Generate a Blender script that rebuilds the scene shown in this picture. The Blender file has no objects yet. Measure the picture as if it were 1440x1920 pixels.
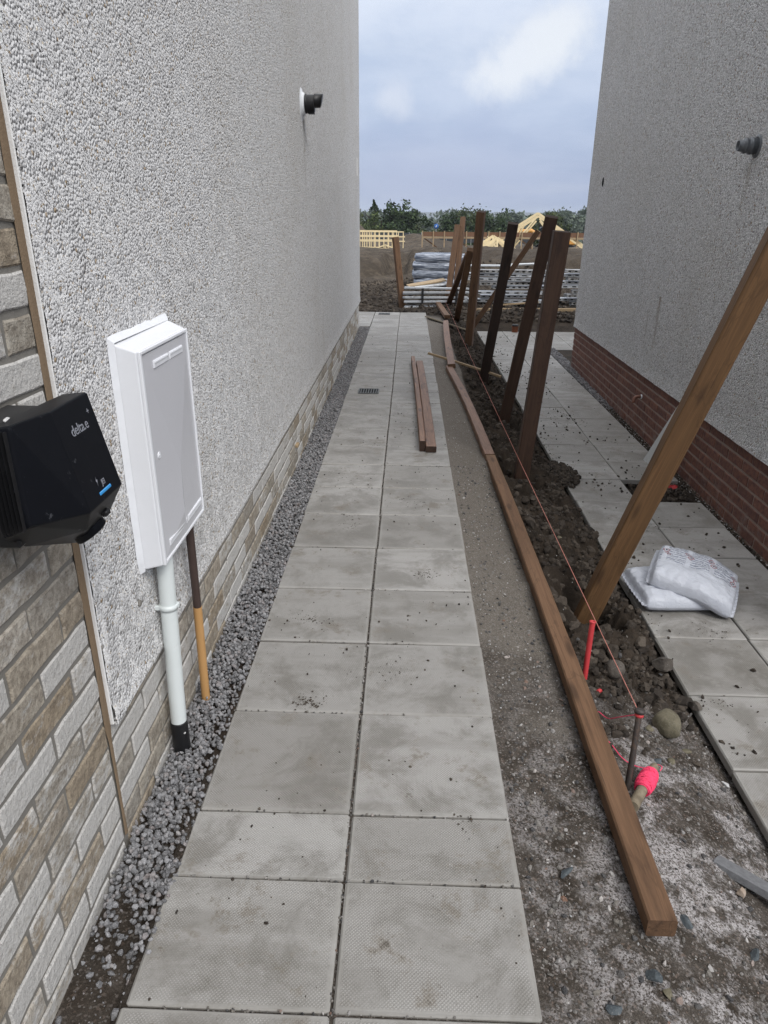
import bpy, math, random
import numpy as np
from mathutils import Vector, Matrix
rng = np.random.default_rng(7)
random.seed(7)
SC = bpy.context.scene
COL = SC.collection

# ------------------------------------------------------------------ camera
cd = bpy.data.cameras.new('camera'); cam = bpy.data.objects.new('camera', cd); COL.objects.link(cam)
cd.sensor_fit = 'VERTICAL'; cd.sensor_height = 24.0; cd.sensor_width = 18.0
cd.lens = 1331.0 / 1920.0 * 24.0
cd.clip_start = 0.02; cd.clip_end = 6000
dF = Vector((48., -556., 1331.)).normalized()
dD = Vector((-26., 3177., 1331.)); dD = (dD - dF * dD.dot(dF)).normalized()
dR = dD.cross(dF)                                   # level frame seen from the camera
right = Vector((dR[0], dF[0], -dD[0])); down = Vector((dR[1], dF[1], -dD[1])); fwd = Vector((dR[2], dF[2], -dD[2]))
cam.matrix_world = Matrix(((right[0], -down[0], -fwd[0], 0), (right[1], -down[1], -fwd[1], 0), (right[2], -down[2], -fwd[2], 1.6), (0, 0, 0, 1)))
SC.camera = cam
SC.render.resolution_x = 768; SC.render.resolution_y = 1024

# ------------------------------------------------------------------ light, sky, exposure
SUN_AZ, SUN_EL = math.radians(146), math.radians(46)      # azimuth from +Y clockwise towards +X
sd = bpy.data.lights.new('sun', 'SUN'); sun = bpy.data.objects.new('sun', sd); COL.objects.link(sun)
sd.energy = 1.4; sd.angle = math.radians(24); sd.color = (1.0, 0.98, 0.95)
sv = Vector((math.sin(SUN_AZ) * math.cos(SUN_EL), math.cos(SUN_AZ) * math.cos(SUN_EL), math.sin(SUN_EL)))
sun.rotation_euler = sv.to_track_quat('Z', 'Y').to_euler()
sun.location = sv * 30
VS = SC.view_settings
SC.display_settings.display_device = 'sRGB'
VS.view_transform = 'Standard'; VS.look = 'None'; VS.gamma = 1.0; VS.exposure = 0.58; VS.use_curve_mapping = False
SC.render.engine = 'CYCLES'
SC.cycles.use_denoising = True; SC.cycles.denoising_prefilter = 'NONE'; SC.cycles.denoising_input_passes = 'RGB_ALBEDO_NORMAL'
SC.cycles.max_bounces = 6; SC.cycles.diffuse_bounces = 4; SC.cycles.glossy_bounces = 3
SC.cycles.transmission_bounces = 4; SC.cycles.transparent_max_bounces = 6
SC.cycles.sample_clamp_indirect = 3.0

# ------------------------------------------------------------------ node helpers
def ND(nt, typ, inp=None, **props):
    n = nt.nodes.new(typ)
    for k, v in props.items(): setattr(n, k, v)
    for k, v in (inp or {}).items():
        s = n.inputs[k]
        if isinstance(v, bpy.types.NodeSocket): nt.links.new(v, s)
        else: s.default_value = v
    return n
def c4(c): return (c[0], c[1], c[2], 1.0)
class Mat:
    def __init__(self, name, rough=0.8, spec=0.3):
        m = bpy.data.materials.new(name); m.use_nodes = True
        self.m, self.nt = m, m.node_tree; self.nt.nodes.clear()
        self.out = ND(self.nt, 'ShaderNodeOutputMaterial')
        self.b = ND(self.nt, 'ShaderNodeBsdfPrincipled', {'Roughness': rough, 'Specular IOR Level': spec})
        self.nt.links.new(self.b.outputs[0], self.out.inputs[0])
    def n(self, typ, inp=None, **p): return ND(self.nt, typ, inp, **p)
    def set(self, key, v):
        s = self.b.inputs[key]
        if isinstance(v, bpy.types.NodeSocket): self.nt.links.new(v, s)
        else: s.default_value = c4(v) if hasattr(v, '__len__') and len(v) == 3 and key == 'Base Color' else v
    def pos(self): return self.n('ShaderNodeNewGeometry').outputs['Position']
    def obj(self): return self.n('ShaderNodeTexCoord').outputs['Object']
    def rand(self): return self.n('ShaderNodeObjectInfo').outputs['Random']
    def attr(self, name): return self.n('ShaderNodeAttribute', attribute_name=name).outputs['Fac']
    def scaled(self, vec, s):
        return self.n('ShaderNodeVectorMath', {0: vec, 1: s if hasattr(s, '__len__') else (s, s, s)}, operation='MULTIPLY').outputs[0]
    def offset(self, vec, r, k=37.0):
        a = self.n('ShaderNodeMath', {0: r, 1: k}, operation='MULTIPLY').outputs[0]
        c = self.n('ShaderNodeCombineXYZ', {0: a, 1: a, 2: a}).outputs[0]
        return self.n('ShaderNodeVectorMath', {0: vec, 1: c}, operation='ADD').outputs[0]
    def noise(self, vec, scale, detail=3.0, rough=0.55, dist=0.0):
        return self.n('ShaderNodeTexNoise', {'Vector': vec, 'Scale': scale, 'Detail': detail, 'Roughness': rough, 'Distortion': dist}).outputs['Fac']
    def vor(self, vec, scale, out='Distance', feature='F1', rnd=1.0):
        return self.n('ShaderNodeTexVoronoi', {'Vector': vec, 'Scale': scale, 'Randomness': rnd}, feature=feature).outputs[out]
    def math(self, op, a, b=0.0, c=0.0, clamp=False):
        return self.n('ShaderNodeMath', {0: a, 1: b, 2: c}, operation=op, use_clamp=clamp).outputs[0]
    def rng(self, v, a, b, c=0.0, d=1.0, smooth=True):
        n = self.n('ShaderNodeMapRange', {'Value': v, 'From Min': a, 'From Max': b, 'To Min': c, 'To Max': d})
        n.interpolation_type = 'SMOOTHSTEP' if smooth else 'LINEAR'
        return n.outputs[0]
    def mix(self, f, a, b, mode='MIX'):
        n = self.n('ShaderNodeMix', data_type='RGBA', blend_type=mode)
        for i, v in ((0, f), (6, a), (7, b)):
            if isinstance(v, bpy.types.NodeSocket): self.nt.links.new(v, n.inputs[i])
            else: n.inputs[i].default_value = c4(v) if hasattr(v, '__len__') else v
        return n.outputs[2]
    def ramp(self, f, stops):
        n = self.n('ShaderNodeValToRGB', {0: f}); e = n.color_ramp.elements
        while len(e) < len(stops): e.new(0.5)
        for el, (p, c) in zip(e, stops): el.position = p; el.color = c4(c)
        return n.outputs[0]
    def bump(self, h, strength=0.5, dist=0.01, prev=None):
        i = {'Height': h, 'Strength': strength, 'Distance': dist}
        if prev is not None: i['Normal'] = prev
        return self.n('ShaderNodeBump', i).outputs[0]
    def sep(self, v): return self.n('ShaderNodeSeparateXYZ', {0: v}).outputs

# ------------------------------------------------------------------ world: hazy grey-blue overcast over a Nishita sky
W = bpy.data.worlds.new('World'); SC.world = W; W.use_nodes = True
nt = W.node_tree; nt.nodes.clear()
class WM(Mat):
    def __init__(self): self.nt = nt
w = WM()
sky = w.n('ShaderNodeTexSky', sky_type='NISHITA', sun_disc=False, sun_elevation=SUN_EL, sun_rotation=SUN_AZ, air_density=1.2, dust_density=2.0, ozone_density=1.2)
D = w.n('ShaderNodeTexCoord').outputs['Generated']
sx = w.sep(D)
el = sx[2]
grad = w.ramp(w.rng(el, -0.02, 0.95, 0, 1, False), [(0.0, (2.95, 3.55, 5.0)), (0.07, (2.75, 3.3, 4.85)), (0.14, (3.45, 4.0, 5.4)), (0.21, (4.2, 4.7, 5.85)), (0.5, (8.2, 8.4, 8.9)), (1.0, (14.5, 14.5, 14.8))])
# cloud layers projected on a flat deck overhead
inv = w.math('DIVIDE', 1.0, w.math('MAXIMUM', w.math('ADD', el, 0.12), 0.03))
deck = w.n('ShaderNodeVectorMath', {0: D, 1: w.n('ShaderNodeCombineXYZ', {0: inv, 1: inv, 2: inv}).outputs[0]}, operation='MULTIPLY').outputs[0]
c1 = w.noise(w.scaled(deck, (0.55, 0.9, 0.0)), 1.0, 6, 0.55, 0.3)
c2 = w.noise(w.scaled(D, (3.0, 3.0, 9.0)), 1.6, 6, 0.6, 0.2)
shade = w.mix(w.rng(c2, 0.33, 0.68), (0.87, 0.90, 0.94), (1.12, 1.10, 1.06))
col = w.mix(1.0, grad, shade, 'MULTIPLY')
col = w.mix(w.math('MULTIPLY', w.rng(c1, 0.48, 0.72), 0.30), col, (4.4, 4.8, 5.7))
def puff(dirv, r, amp, colr, stretch=1.0, seed=0.0, lean=0.0):
    global col
    dx = w.math('SUBTRACT', sx[0], dirv[0]); dz = w.math('SUBTRACT', el, dirv[2])
    u = w.math('DIVIDE', w.math('SUBTRACT', dx, w.math('MULTIPLY', dz, lean)), stretch)
    v = w.math('SUBTRACT', dz, w.math('MULTIPLY', dx, 0.22 if lean else 0.0))
    dd = w.math('SQRT', w.math('ADD', w.math('MULTIPLY', u, u), w.math('MULTIPLY', v, v)))
    sh = w.n('ShaderNodeVectorMath', {0: D, 1: (seed, seed, seed)}, operation='ADD').outputs[0]
    nz = w.math('ADD', w.math('MULTIPLY', w.noise(sh, 14.0, 8, 0.62, 0.4), .75), w.math('MULTIPLY', w.noise(sh, 45.0, 5, 0.6), .25))
    e = w.math('ADD', w.math('DIVIDE', dd, r), w.math('MULTIPLY', w.math('SUBTRACT', nz, 0.5), 2.3))
    f = w.math('MULTIPLY', w.rng(e, 1.25, 0.30), amp)
    col = w.mix(f, col, colr)
puff((0.128, 0.975, 0.168), 0.040, 1.0, (5.9, 6.1, 6.6), 1.5, 1.3, 0.3)
puff((0.165, 0.97, 0.190), 0.036, 1.0, (6.0, 6.2, 6.6), 1.2, 2.1, 0.2)
puff((-0.022, 0.99, 0.131), 0.024, 0.8, (4.9, 5.2, 6.1), 1.1, 5.0, 0.0)
puff((0.05, 0.99, 0.065), 0.06, 0.35, (2.9, 3.3, 4.9), 2.2, 8.0, 0.0)
skyc = w.mix(0.86, sky.outputs[0], col)
bg = w.n('ShaderNodeBackground', {'Color': skyc, 'Strength': 0.1})
wo = w.n('ShaderNodeOutputWorld'); nt.links.new(bg.outputs[0], wo.inputs[0])

# ------------------------------------------------------------------ numpy noise
_perm = rng.random((64, 64)).astype(np.float64)
def vnoise(x, y):
    xi = np.floor(x).astype(int); yi = np.floor(y).astype(int); fx = x - xi; fy = y - yi
    fx = fx * fx * (3 - 2 * fx); fy = fy * fy * (3 - 2 * fy)
    a = _perm[xi % 64, yi % 64]; b = _perm[(xi + 1) % 64, yi % 64]; c = _perm[xi % 64, (yi + 1) % 64]; d = _perm[(xi + 1) % 64, (yi + 1) % 64]
    return (a * (1 - fx) + b * fx) * (1 - fy) + (c * (1 - fx) + d * fx) * fy - 0.5
def fbm(x, y, oct=4, gain=0.5):
    s = 0; a = 1.0
    for i in range(oct): s = s + a * vnoise(x + 17.3 * i, y + 9.1 * i); x = x * 2.03; y = y * 2.03; a *= gain
    return s
def sstep(a, b, x):
    t = np.clip((x - a) / (b - a), 0, 1); return t * t * (3 - 2 * t)

# ------------------------------------------------------------------ mesh helpers
def raw_mesh(name, V, F, attrs=None, smooth=False):
    """V (n,3); F: array (m,k) or list of such arrays"""
    me = bpy.data.meshes.new(name); V = np.asarray(V, np.float32)
    Fs = [np.asarray(f, np.int32) for f in (F if isinstance(F, list) and len(F) and hasattr(F[0], 'shape') else [np.asarray(F, np.int32)])]
    Fs = [f for f in Fs if len(f)]
    me.vertices.add(len(V)); me.vertices.foreach_set('co', V.ravel())
    tot = sum(f.size for f in Fs); me.loops.add(tot); me.loops.foreach_set('vertex_index', np.concatenate([f.ravel() for f in Fs]))
    n = sum(len(f) for f in Fs); me.polygons.add(n)
    lt = np.concatenate([np.full(len(f), f.shape[1], np.int32) for f in Fs]); ls = np.concatenate([[0], np.cumsum(lt)[:-1]]).astype(np.int32)
    me.polygons.foreach_set('loop_start', ls); me.polygons.foreach_set('loop_total', lt)
    me.polygons.foreach_set('use_smooth', np.full(n, bool(smooth)))
    for k, a in (attrs or {}).items():
        at = me.attributes.new(k, 'FLOAT', 'POINT'); at.data.foreach_set('value', np.asarray(a, np.float32))
    me.update(calc_edges=True)
    return me
def link(name, data, mat=None, parent=None, loc=None):
    o = bpy.data.objects.new(name, data); COL.objects.link(o)
    if mat is not None and data is not None and hasattr(data, 'materials') and len(data.materials) == 0:
        for m in (mat if isinstance(mat, (list, tuple)) else [mat]): data.materials.append(m.m if isinstance(m, Mat) else m)
    if parent is not None: o.parent = parent
    if loc is not None: o.location = loc
    return o
def tag(o, label=None, cat=None, group=None, kind=None):
    for k, v in (('label', label), ('category', cat), ('group', group), ('kind', kind)):
        if v: o[k] = v
    return o
def thing(name, label, cat, loc=(0, 0, 0), rotz=0.0, group=None):
    o = bpy.data.objects.new(name, None); COL.objects.link(o); o.empty_display_size = 0.1
    o.location = loc; o.rotation_euler = (0, 0, rotz)
    return tag(o, label, cat, group)

class G:
    """collects simple shapes into one mesh (world or parent-local coordinates)"""
    def __init__(self): self.V = []; self.F = []; self.mi = []; self.sm = []
    def add(self, V, F, mi=0, sm=False):
        o = len(self.V); self.V += [tuple(v) for v in V]
        for f in F: self.F.append([i + o for i in f]); self.mi.append(mi); self.sm.append(sm)
        return self
    def box(self, c, s, R=None, b=0.0, mi=0, jit=0.0):
        hx, hy, hz = s[0] / 2, s[1] / 2, s[2] / 2; V = []; F = []
        if b <= 0:
            V = [(x, y, z) for x in (-hx, hx) for y in (-hy, hy) for z in (-hz, hz)]
            F = [(0, 1, 3, 2), (4, 6, 7, 5), (0, 4, 5, 1), (2, 3, 7, 6), (0, 2, 6, 4), (1, 5, 7, 3)]
        else:
            b = min(b, hx * .9, hy * .9, hz * .9); idx = {}
            for sx_ in (-1, 1):
                for sy_ in (-1, 1):
                    for sz_ in (-1, 1):
                        for a in range(3):
                            p = [sx_ * (hx - b), sy_ * (hy - b), sz_ * (hz - b)]; p[a] += (sx_, sy_, sz_)[a] * b
                            idx[(sx_, sy_, sz_, a)] = len(V); V.append(tuple(p))
            for a in range(3):
                u, v = [(1, 2), (2, 0), (0, 1)][a]
                for s_ in (-1, 1):
                    q = []
                    for (p1, p2) in ((-1, -1), (1, -1), (1, 1), (-1, 1)):
                        k = [0, 0, 0]; k[a] = s_; k[u] = p1; k[v] = p2; q.append(idx[(*k, a)])
                    F.append(q if s_ > 0 else q[::-1])
            for a in range(3):
                u, v = [(1, 2), (2, 0), (0, 1)][a]
                for s1 in (-1, 1):
                    for s2 in (-1, 1):
                        k0 = [0, 0, 0]; k1 = [0, 0, 0]; k0[a] = -1; k1[a] = 1
                        for k in (k0, k1): k[u] = s1; k[v] = s2
                        q = [idx[(*k0, u)], idx[(*k1, u)], idx[(*k1, v)], idx[(*k0, v)]]
                        F.append(q if s1 * s2 > 0 else q[::-1])
            for sx_ in (-1, 1):
                for sy_ in (-1, 1):
                    for sz_ in (-1, 1):
                        q = [idx[(sx_, sy_, sz_, a)] for a in range(3)]
                        F.append(q if sx_ * sy_ * sz_ > 0 else q[::-1])
        if jit: V = [tuple(x + random.uniform(-jit, jit) for x in v) for v in V]
        if R is not None: V = [tuple(R @ Vector(v)) for v in V]
        return self.add([(v[0] + c[0], v[1] + c[1], v[2] + c[2]) for v in V], F, mi)
    def cyl(self, p0, p1, r0, r1=None, n=16, mi=0, cap=True, sm=True):
        r1 = r0 if r1 is None else r1; p0 = Vector(p0); p1 = Vector(p1); d = (p1 - p0).normalized()
        a = d.orthogonal().normalized(); b = d.cross(a); V = []
        for p, r in ((p0, r0), (p1, r1)):
            for i in range(n):
                t = 2 * math.pi * i / n; V.append(tuple(p + a * math.cos(t) * r + b * math.sin(t) * r))
        self.add(V, [(i, (i + 1) % n, n + (i + 1) % n, n + i) for i in range(n)], mi, sm)
        if cap: self.add(V, [tuple(range(n))[::-1], tuple(range(n, 2 * n))], mi)
        return self
    def tube(self, pts, r, n=8, mi=0, cap=True):
        pts = [Vector(p) for p in pts]; V = []; m = len(pts); up = Vector((0.3, 0.2, 0.93)); rs = r if hasattr(r, '__len__') else [r] * m
        for i, p in enumerate(pts):
            d = (pts[min(i + 1, m - 1)] - pts[max(i - 1, 0)]).normalized(); a = d.cross(up)
            if a.length < 1e-4: a = d.orthogonal()
            a.normalize(); b = d.cross(a)
            for k in range(n): t = 2 * math.pi * k / n; V.append(tuple(p + (a * math.cos(t) + b * math.sin(t)) * rs[i]))
        F = [(i * n + k, i * n + (k + 1) % n, (i + 1) * n + (k + 1) % n, (i + 1) * n + k) for i in range(m - 1) for k in range(n)]
        self.add(V, F, mi, True)
        if cap: self.add(V[:n], [tuple(range(n))], mi); self.add(V[-n:], [tuple(range(n))[::-1]], mi)
        return self
    def lathe(self, c, axis, prof, n=20, mi=0, sm=True):
        axis = Vector(axis).normalized(); a = axis.orthogonal().normalized(); b = axis.cross(a); c = Vector(c); V = []
        for (h, r) in prof:
            for k in range(n): t = 2 * math.pi * k / n; V.append(tuple(c + axis * h + (a * math.cos(t) + b * math.sin(t)) * r))
        m = len(prof)
        F = [(i * n + k, i * n + (k + 1) % n, (i + 1) * n + (k + 1) % n, (i + 1) * n + k) for i in range(m - 1) for k in range(n)]
        return self.add(V, F, mi, sm)
    def build(self, name, mat, parent=None, loc=(0, 0, 0), bevel=0.0):
        me = bpy.data.meshes.new(name); me.from_pydata([(v[0] - loc[0], v[1] - loc[1], v[2] - loc[2]) for v in self.V], [], self.F)
        me.polygons.foreach_set('material_index', self.mi); me.polygons.foreach_set('use_smooth', self.sm); me.update()
        o = link(name, me, mat, parent)
        if parent is None: o.location = loc
        if bevel:
            md = o.modifiers.new('bevel', 'BEVEL'); md.width = bevel; md.segments = 2; md.limit_method = 'ANGLE'; md.angle_limit = math.radians(35)
        return o
def rotm(ax, deg): return Matrix.Rotation(math.radians(deg), 3, ax)

# icosahedron lumps for gravel, clods, chips
_t = (1 + 5 ** .5) / 2
ICO_V = np.array([(-1, _t, 0), (1, _t, 0), (-1, -_t, 0), (1, -_t, 0), (0, -1, _t), (0, 1, _t), (0, -1, -_t), (0, 1, -_t), (_t, 0, -1), (_t, 0, 1), (-_t, 0, -1), (-_t, 0, 1)], float)
ICO_V /= np.linalg.norm(ICO_V[0])
ICO_F = np.array([(0, 11, 5), (0, 5, 1), (0, 1, 7), (0, 7, 10), (0, 10, 11), (1, 5, 9), (5, 11, 4), (11, 10, 2), (10, 7, 6), (7, 1, 8), (3, 9, 4), (3, 4, 2), (3, 2, 6), (3, 6, 8), (3, 8, 9), (4, 9, 5), (2, 4, 11), (6, 2, 10), (8, 6, 7), (9, 8, 1)])
OCT_V = np.array([(1, 0, 0), (-1, 0, 0), (0, 1, 0), (0, -1, 0), (0, 0, 1), (0, 0, -1)], float)
OCT_F = np.array([(0, 2, 4), (2, 1, 4), (1, 3, 4), (3, 0, 4), (2, 0, 5), (1, 2, 5), (3, 1, 5), (0, 3, 5)])
def subdivide(V, F):
    V = list(map(tuple, V)); cache = {}; out = []
    def mid(a, b):
        k = (min(a, b), max(a, b))
        if k not in cache:
            p = (np.array(V[a]) + np.array(V[b])) / 2; p /= np.linalg.norm(p); cache[k] = len(V); V.append(tuple(p))
        return cache[k]
    for a, b, c in F:
        x, y, z = mid(a, b), mid(b, c), mid(c, a); out += [(a, x, z), (x, b, y), (z, y, c), (x, y, z)]
    return np.array(V), np.array(out)
ICO2_V, ICO2_F = subdivide(ICO_V, ICO_F)
ICO3_V, ICO3_F = subdivide(ICO2_V, ICO2_F)
def rand_rot(n):
    q = rng.normal(size=(n, 4)); q /= np.linalg.norm(q, axis=1)[:, None]; a, b, c, d = q.T
    return np.stack([np.stack([1 - 2 * (c * c + d * d), 2 * (b * c - a * d), 2 * (b * d + a * c)], 1), np.stack([2 * (b * c + a * d), 1 - 2 * (b * b + d * d), 2 * (c * d - a * b)], 1), np.stack([2 * (b * d - a * c), 2 * (c * d + a * b), 1 - 2 * (b * b + c * c)], 1)], 1)
def lumps(pos, size, base='ico', jit=0.22, flat=0.75):
    BV, BF = {'ico': (ICO_V, ICO_F), 'oct': (OCT_V, OCT_F), 'ico2': (ICO2_V, ICO2_F)}[base]
    n = len(pos); k = len(BV)
    sc = np.stack([np.ones(n), rng.uniform(flat, 1, n), rng.uniform(flat * .8, .95, n)], 1) * np.asarray(size).reshape(-1, 1)
    rad = 1 + rng.uniform(-jit, jit, (n, k))
    P = BV[None] * rad[:, :, None] * sc[:, None, :]
    P = np.einsum('nij,nkj->nki', rand_rot(n), P) + np.asarray(pos)[:, None, :]
    F = (BF[None] + (np.arange(n) * k)[:, None, None]).reshape(-1, 3)
    return P.reshape(-1, 3), F, np.repeat(rng.random(n), k)

# ------------------------------------------------------------------ materials
def mat_roughcast(name, light, dark, sc=125.0, bs=0.95, runs=()):
    m = Mat(name, 0.85, 0.2); p = m.pos()
    v = m.n('ShaderNodeTexVoronoi', {'Vector': p, 'Scale': sc}, feature='F1')
    cc = m.sep(v.outputs['Color'])
    big = m.noise(p, 1.1, 4); mid = m.noise(p, sc * .5, 3, 0.75)
    col = m.mix(cc[0], dark, light)
    col = m.mix(m.rng(cc[1], 0.95, 0.99), col, (0.34, 0.26, 0.17))
    col = m.mix(m.rng(cc[2], 0.90, 0.97), col, (0.30, 0.29, 0.28))
    col = m.mix(m.math('MULTIPLY', m.rng(big, 0.45, 0.75), 0.22), col, (0.45, 0.42, 0.37))
    st = m.noise(m.scaled(p, (1, 5.0, 0.5)), 1.0, 4)
    col = m.mix(m.math('MULTIPLY', m.rng(st, 0.62, 0.8), 0.18), col, (0.33, 0.29, 0.24))
    xyz = m.sep(p); wob = m.noise(p, 7, 5, 0.7)
    for (y0, z0, wd, ln, ck, am) in runs:                          # water and rust runs below fittings
        dy = m.math('ABSOLUTE', m.math('ADD', m.math('SUBTRACT', xyz[1], y0), m.math('MULTIPLY', m.math('SUBTRACT', wob, .5), wd)))
        k = m.math('MULTIPLY', m.rng(dy, wd, wd * .2), m.math('MULTIPLY', m.rng(xyz[2], z0 - ln, z0), m.math('LESS_THAN', xyz[2], z0)))
        k = m.math('MULTIPLY', k, m.rng(m.noise(m.scaled(p, (30, 30, 4)), 1.0, 4, .7), .38, .62))
        col = m.mix(m.math('MULTIPLY', k, am), col, ck)
    m.set('Base Color', col)
    h = m.math('SUBTRACT', m.math('MULTIPLY', mid, 0.7), m.math('MULTIPLY', v.outputs['Distance'], 1.1))
    m.set('Normal', m.bump(h, bs, 1.6 / sc))
    return m
M = {}
M['roughcast'] = mat_roughcast('roughcast_white', (0.74, 0.734, 0.728), (0.50, 0.495, 0.49), 125.0, .7, [(5.44, 2.2, .07, .75, (.30, .27, .23), .6), (5.36, 2.2, .03, .5, (.30, .27, .23), .5), (10.75, 2.1, .03, .6, (.3, .3, .3), .4), (7.9, 3.2, .02, .9, (.4, .38, .35), .35)])
M['roughcast_grey'] = mat_roughcast('roughcast_grey', (0.80, 0.795, 0.795), (0.44, 0.437, 0.437), 105.0, .9, [(6.35, .98, .05, .62, (.20, .15, .10), .75), (6.62, .85, .035, .5, (.22, .17, .12), .6), (5.6, .62, .012, .28, (.12, .10, .085), .7), (8.05, .62, .012, .25, (.10, .09, .08), .7), (5.03, 1.92, .06, .5, (.30, .26, .2), .55), (4.2, 2.6, .006, .25, (.5, .5, .5), .7), (4.6, 2.9, .006, .25, (.5, .5, .5), .7)])
m = M['chip'] = Mat('dash_chip', 0.9, 0.1)
t = m.attr('tint'); m.set('Base Color', m.ramp(t, [(0, (0.61, 0.604, 0.597)), (0.35, (0.69, 0.685, 0.678)), (0.93, (0.77, 0.765, 0.76)), (0.97, (0.66, 0.59, 0.47)), (0.99, (0.38, 0.29, 0.20))]))

def mat_pale_brick(name, from_attr):
    m = Mat(name, 0.88, 0.2); p = m.pos()
    r = m.attr('tint') if from_attr else m.rand()
    q = m.offset(p, r, 11.0)
    base = m.ramp(r, [(0.0, (0.34, 0.298, 0.244)), (0.22, (0.43, 0.39, 0.325)), (0.40, (0.33, 0.305, 0.265)), (0.52, (0.44, 0.40, 0.34)), (0.60, (0.48, 0.44, 0.38)), (0.72, (0.34, 0.28, 0.205)), (1.0, (0.40, 0.355, 0.29))])
    base = m.mix(m.rng(m.noise(q, 38, 5, 0.7), 0.38, 0.66), base, m.mix(0.55, base, (0.12, 0.095, 0.07)))
    r2 = m.math('FRACT', m.math('MULTIPLY', r, 7.31))
    wn = m.noise(m.scaled(q, (12, 12, 22)), 1.6, 9, 0.72)
    lim = m.math('SUBTRACT', 0.68, m.math('MULTIPLY', m.rng(r2, 0.20, 0.85), 0.38))
    wmask = m.rng(m.math('SUBTRACT', wn, lim), -0.12, 0.10)
    white = m.mix(m.noise(q, 90, 3), (0.48, 0.465, 0.44), (0.60, 0.588, 0.565))
    base = m.mix(m.math('MULTIPLY', wmask, 0.93), base, white)
    pit = m.rng(m.vor(q, 160), 0.1, 0.22)
    spk = m.rng(m.noise(q, 150, 4, 0.8), 0.58, 0.66)
    base = m.mix(m.math('MULTIPLY', spk, 0.55), base, (0.10, 0.08, 0.065))
    m.set('Base Color', base)
    h = m.math('ADD', m.math('MULTIPLY', m.noise(q, 60, 5, 0.7), 1.0), m.math('MULTIPLY', pit, 0.25))
    m.set('Normal', m.bump(h, 1.0, 0.008))
    return m
M['pale_brick'] = mat_pale_brick('pale_brick', False); M['pale_brick_joined'] = mat_pale_brick('pale_brick_joined', True)
def mat_red_brick(name):
    m = Mat(name, 0.8, 0.25); p = m.pos(); r = m.rand(); q = m.offset(p, r, 13.0)
    base = m.ramp(r, [(0, (0.16, 0.070, 0.050)), (0.3, (0.195, 0.088, 0.061)), (0.6, (0.15, 0.072, 0.054)), (1.0, (0.215, 0.098, 0.068))])
    base = m.mix(m.rng(m.noise(q, 30, 5, 0.7), 0.35, 0.7), base, (0.085, 0.045, 0.042))
    z = m.sep(p)[2]
    salt = m.math('MULTIPLY', m.rng(z, 0.05, -0.25), m.rng(m.noise(p, 9, 5, 0.75), 0.5, 0.68))
    base = m.mix(m.math('MULTIPLY', salt, 0.5), base, (0.27, 0.24, 0.22))
    base = m.mix(m.math('MULTIPLY', m.rng(m.noise(p, 120, 2), 0.68, 0.74), 0.5), base, (0.30, 0.25, 0.22))
    m.set('Base Color', base); m.set('Normal', m.bump(m.noise(q, 75, 4, 0.65), 0.5, 0.004)); return m
M['red_brick'] = mat_red_brick('red_brick')
def mat_mortar(name, a, b):
    m = Mat(name, 0.9, 0.15); p = m.pos(); m.set('Base Color', m.mix(m.noise(p, 14, 4), a, b)); m.set('Normal', m.bump(m.noise(p, 150, 4, 0.7), 0.5, 0.003)); return m
M['mortar'] = mat_mortar('mortar_grey', (0.180, 0.169, 0.150), (0.235, 0.222, 0.200))
M['mortar_pink'] = mat_mortar('mortar_pink', (0.23, 0.18, 0.15), (0.30, 0.245, 0.21))
M['mastic'] = mat_mortar('mastic_brown', (0.20, 0.145, 0.095), (0.235, 0.17, 0.11))
M['bead'] = mat_mortar('bead_white', (0.66, 0.655, 0.64), (0.74, 0.735, 0.72))

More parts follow.
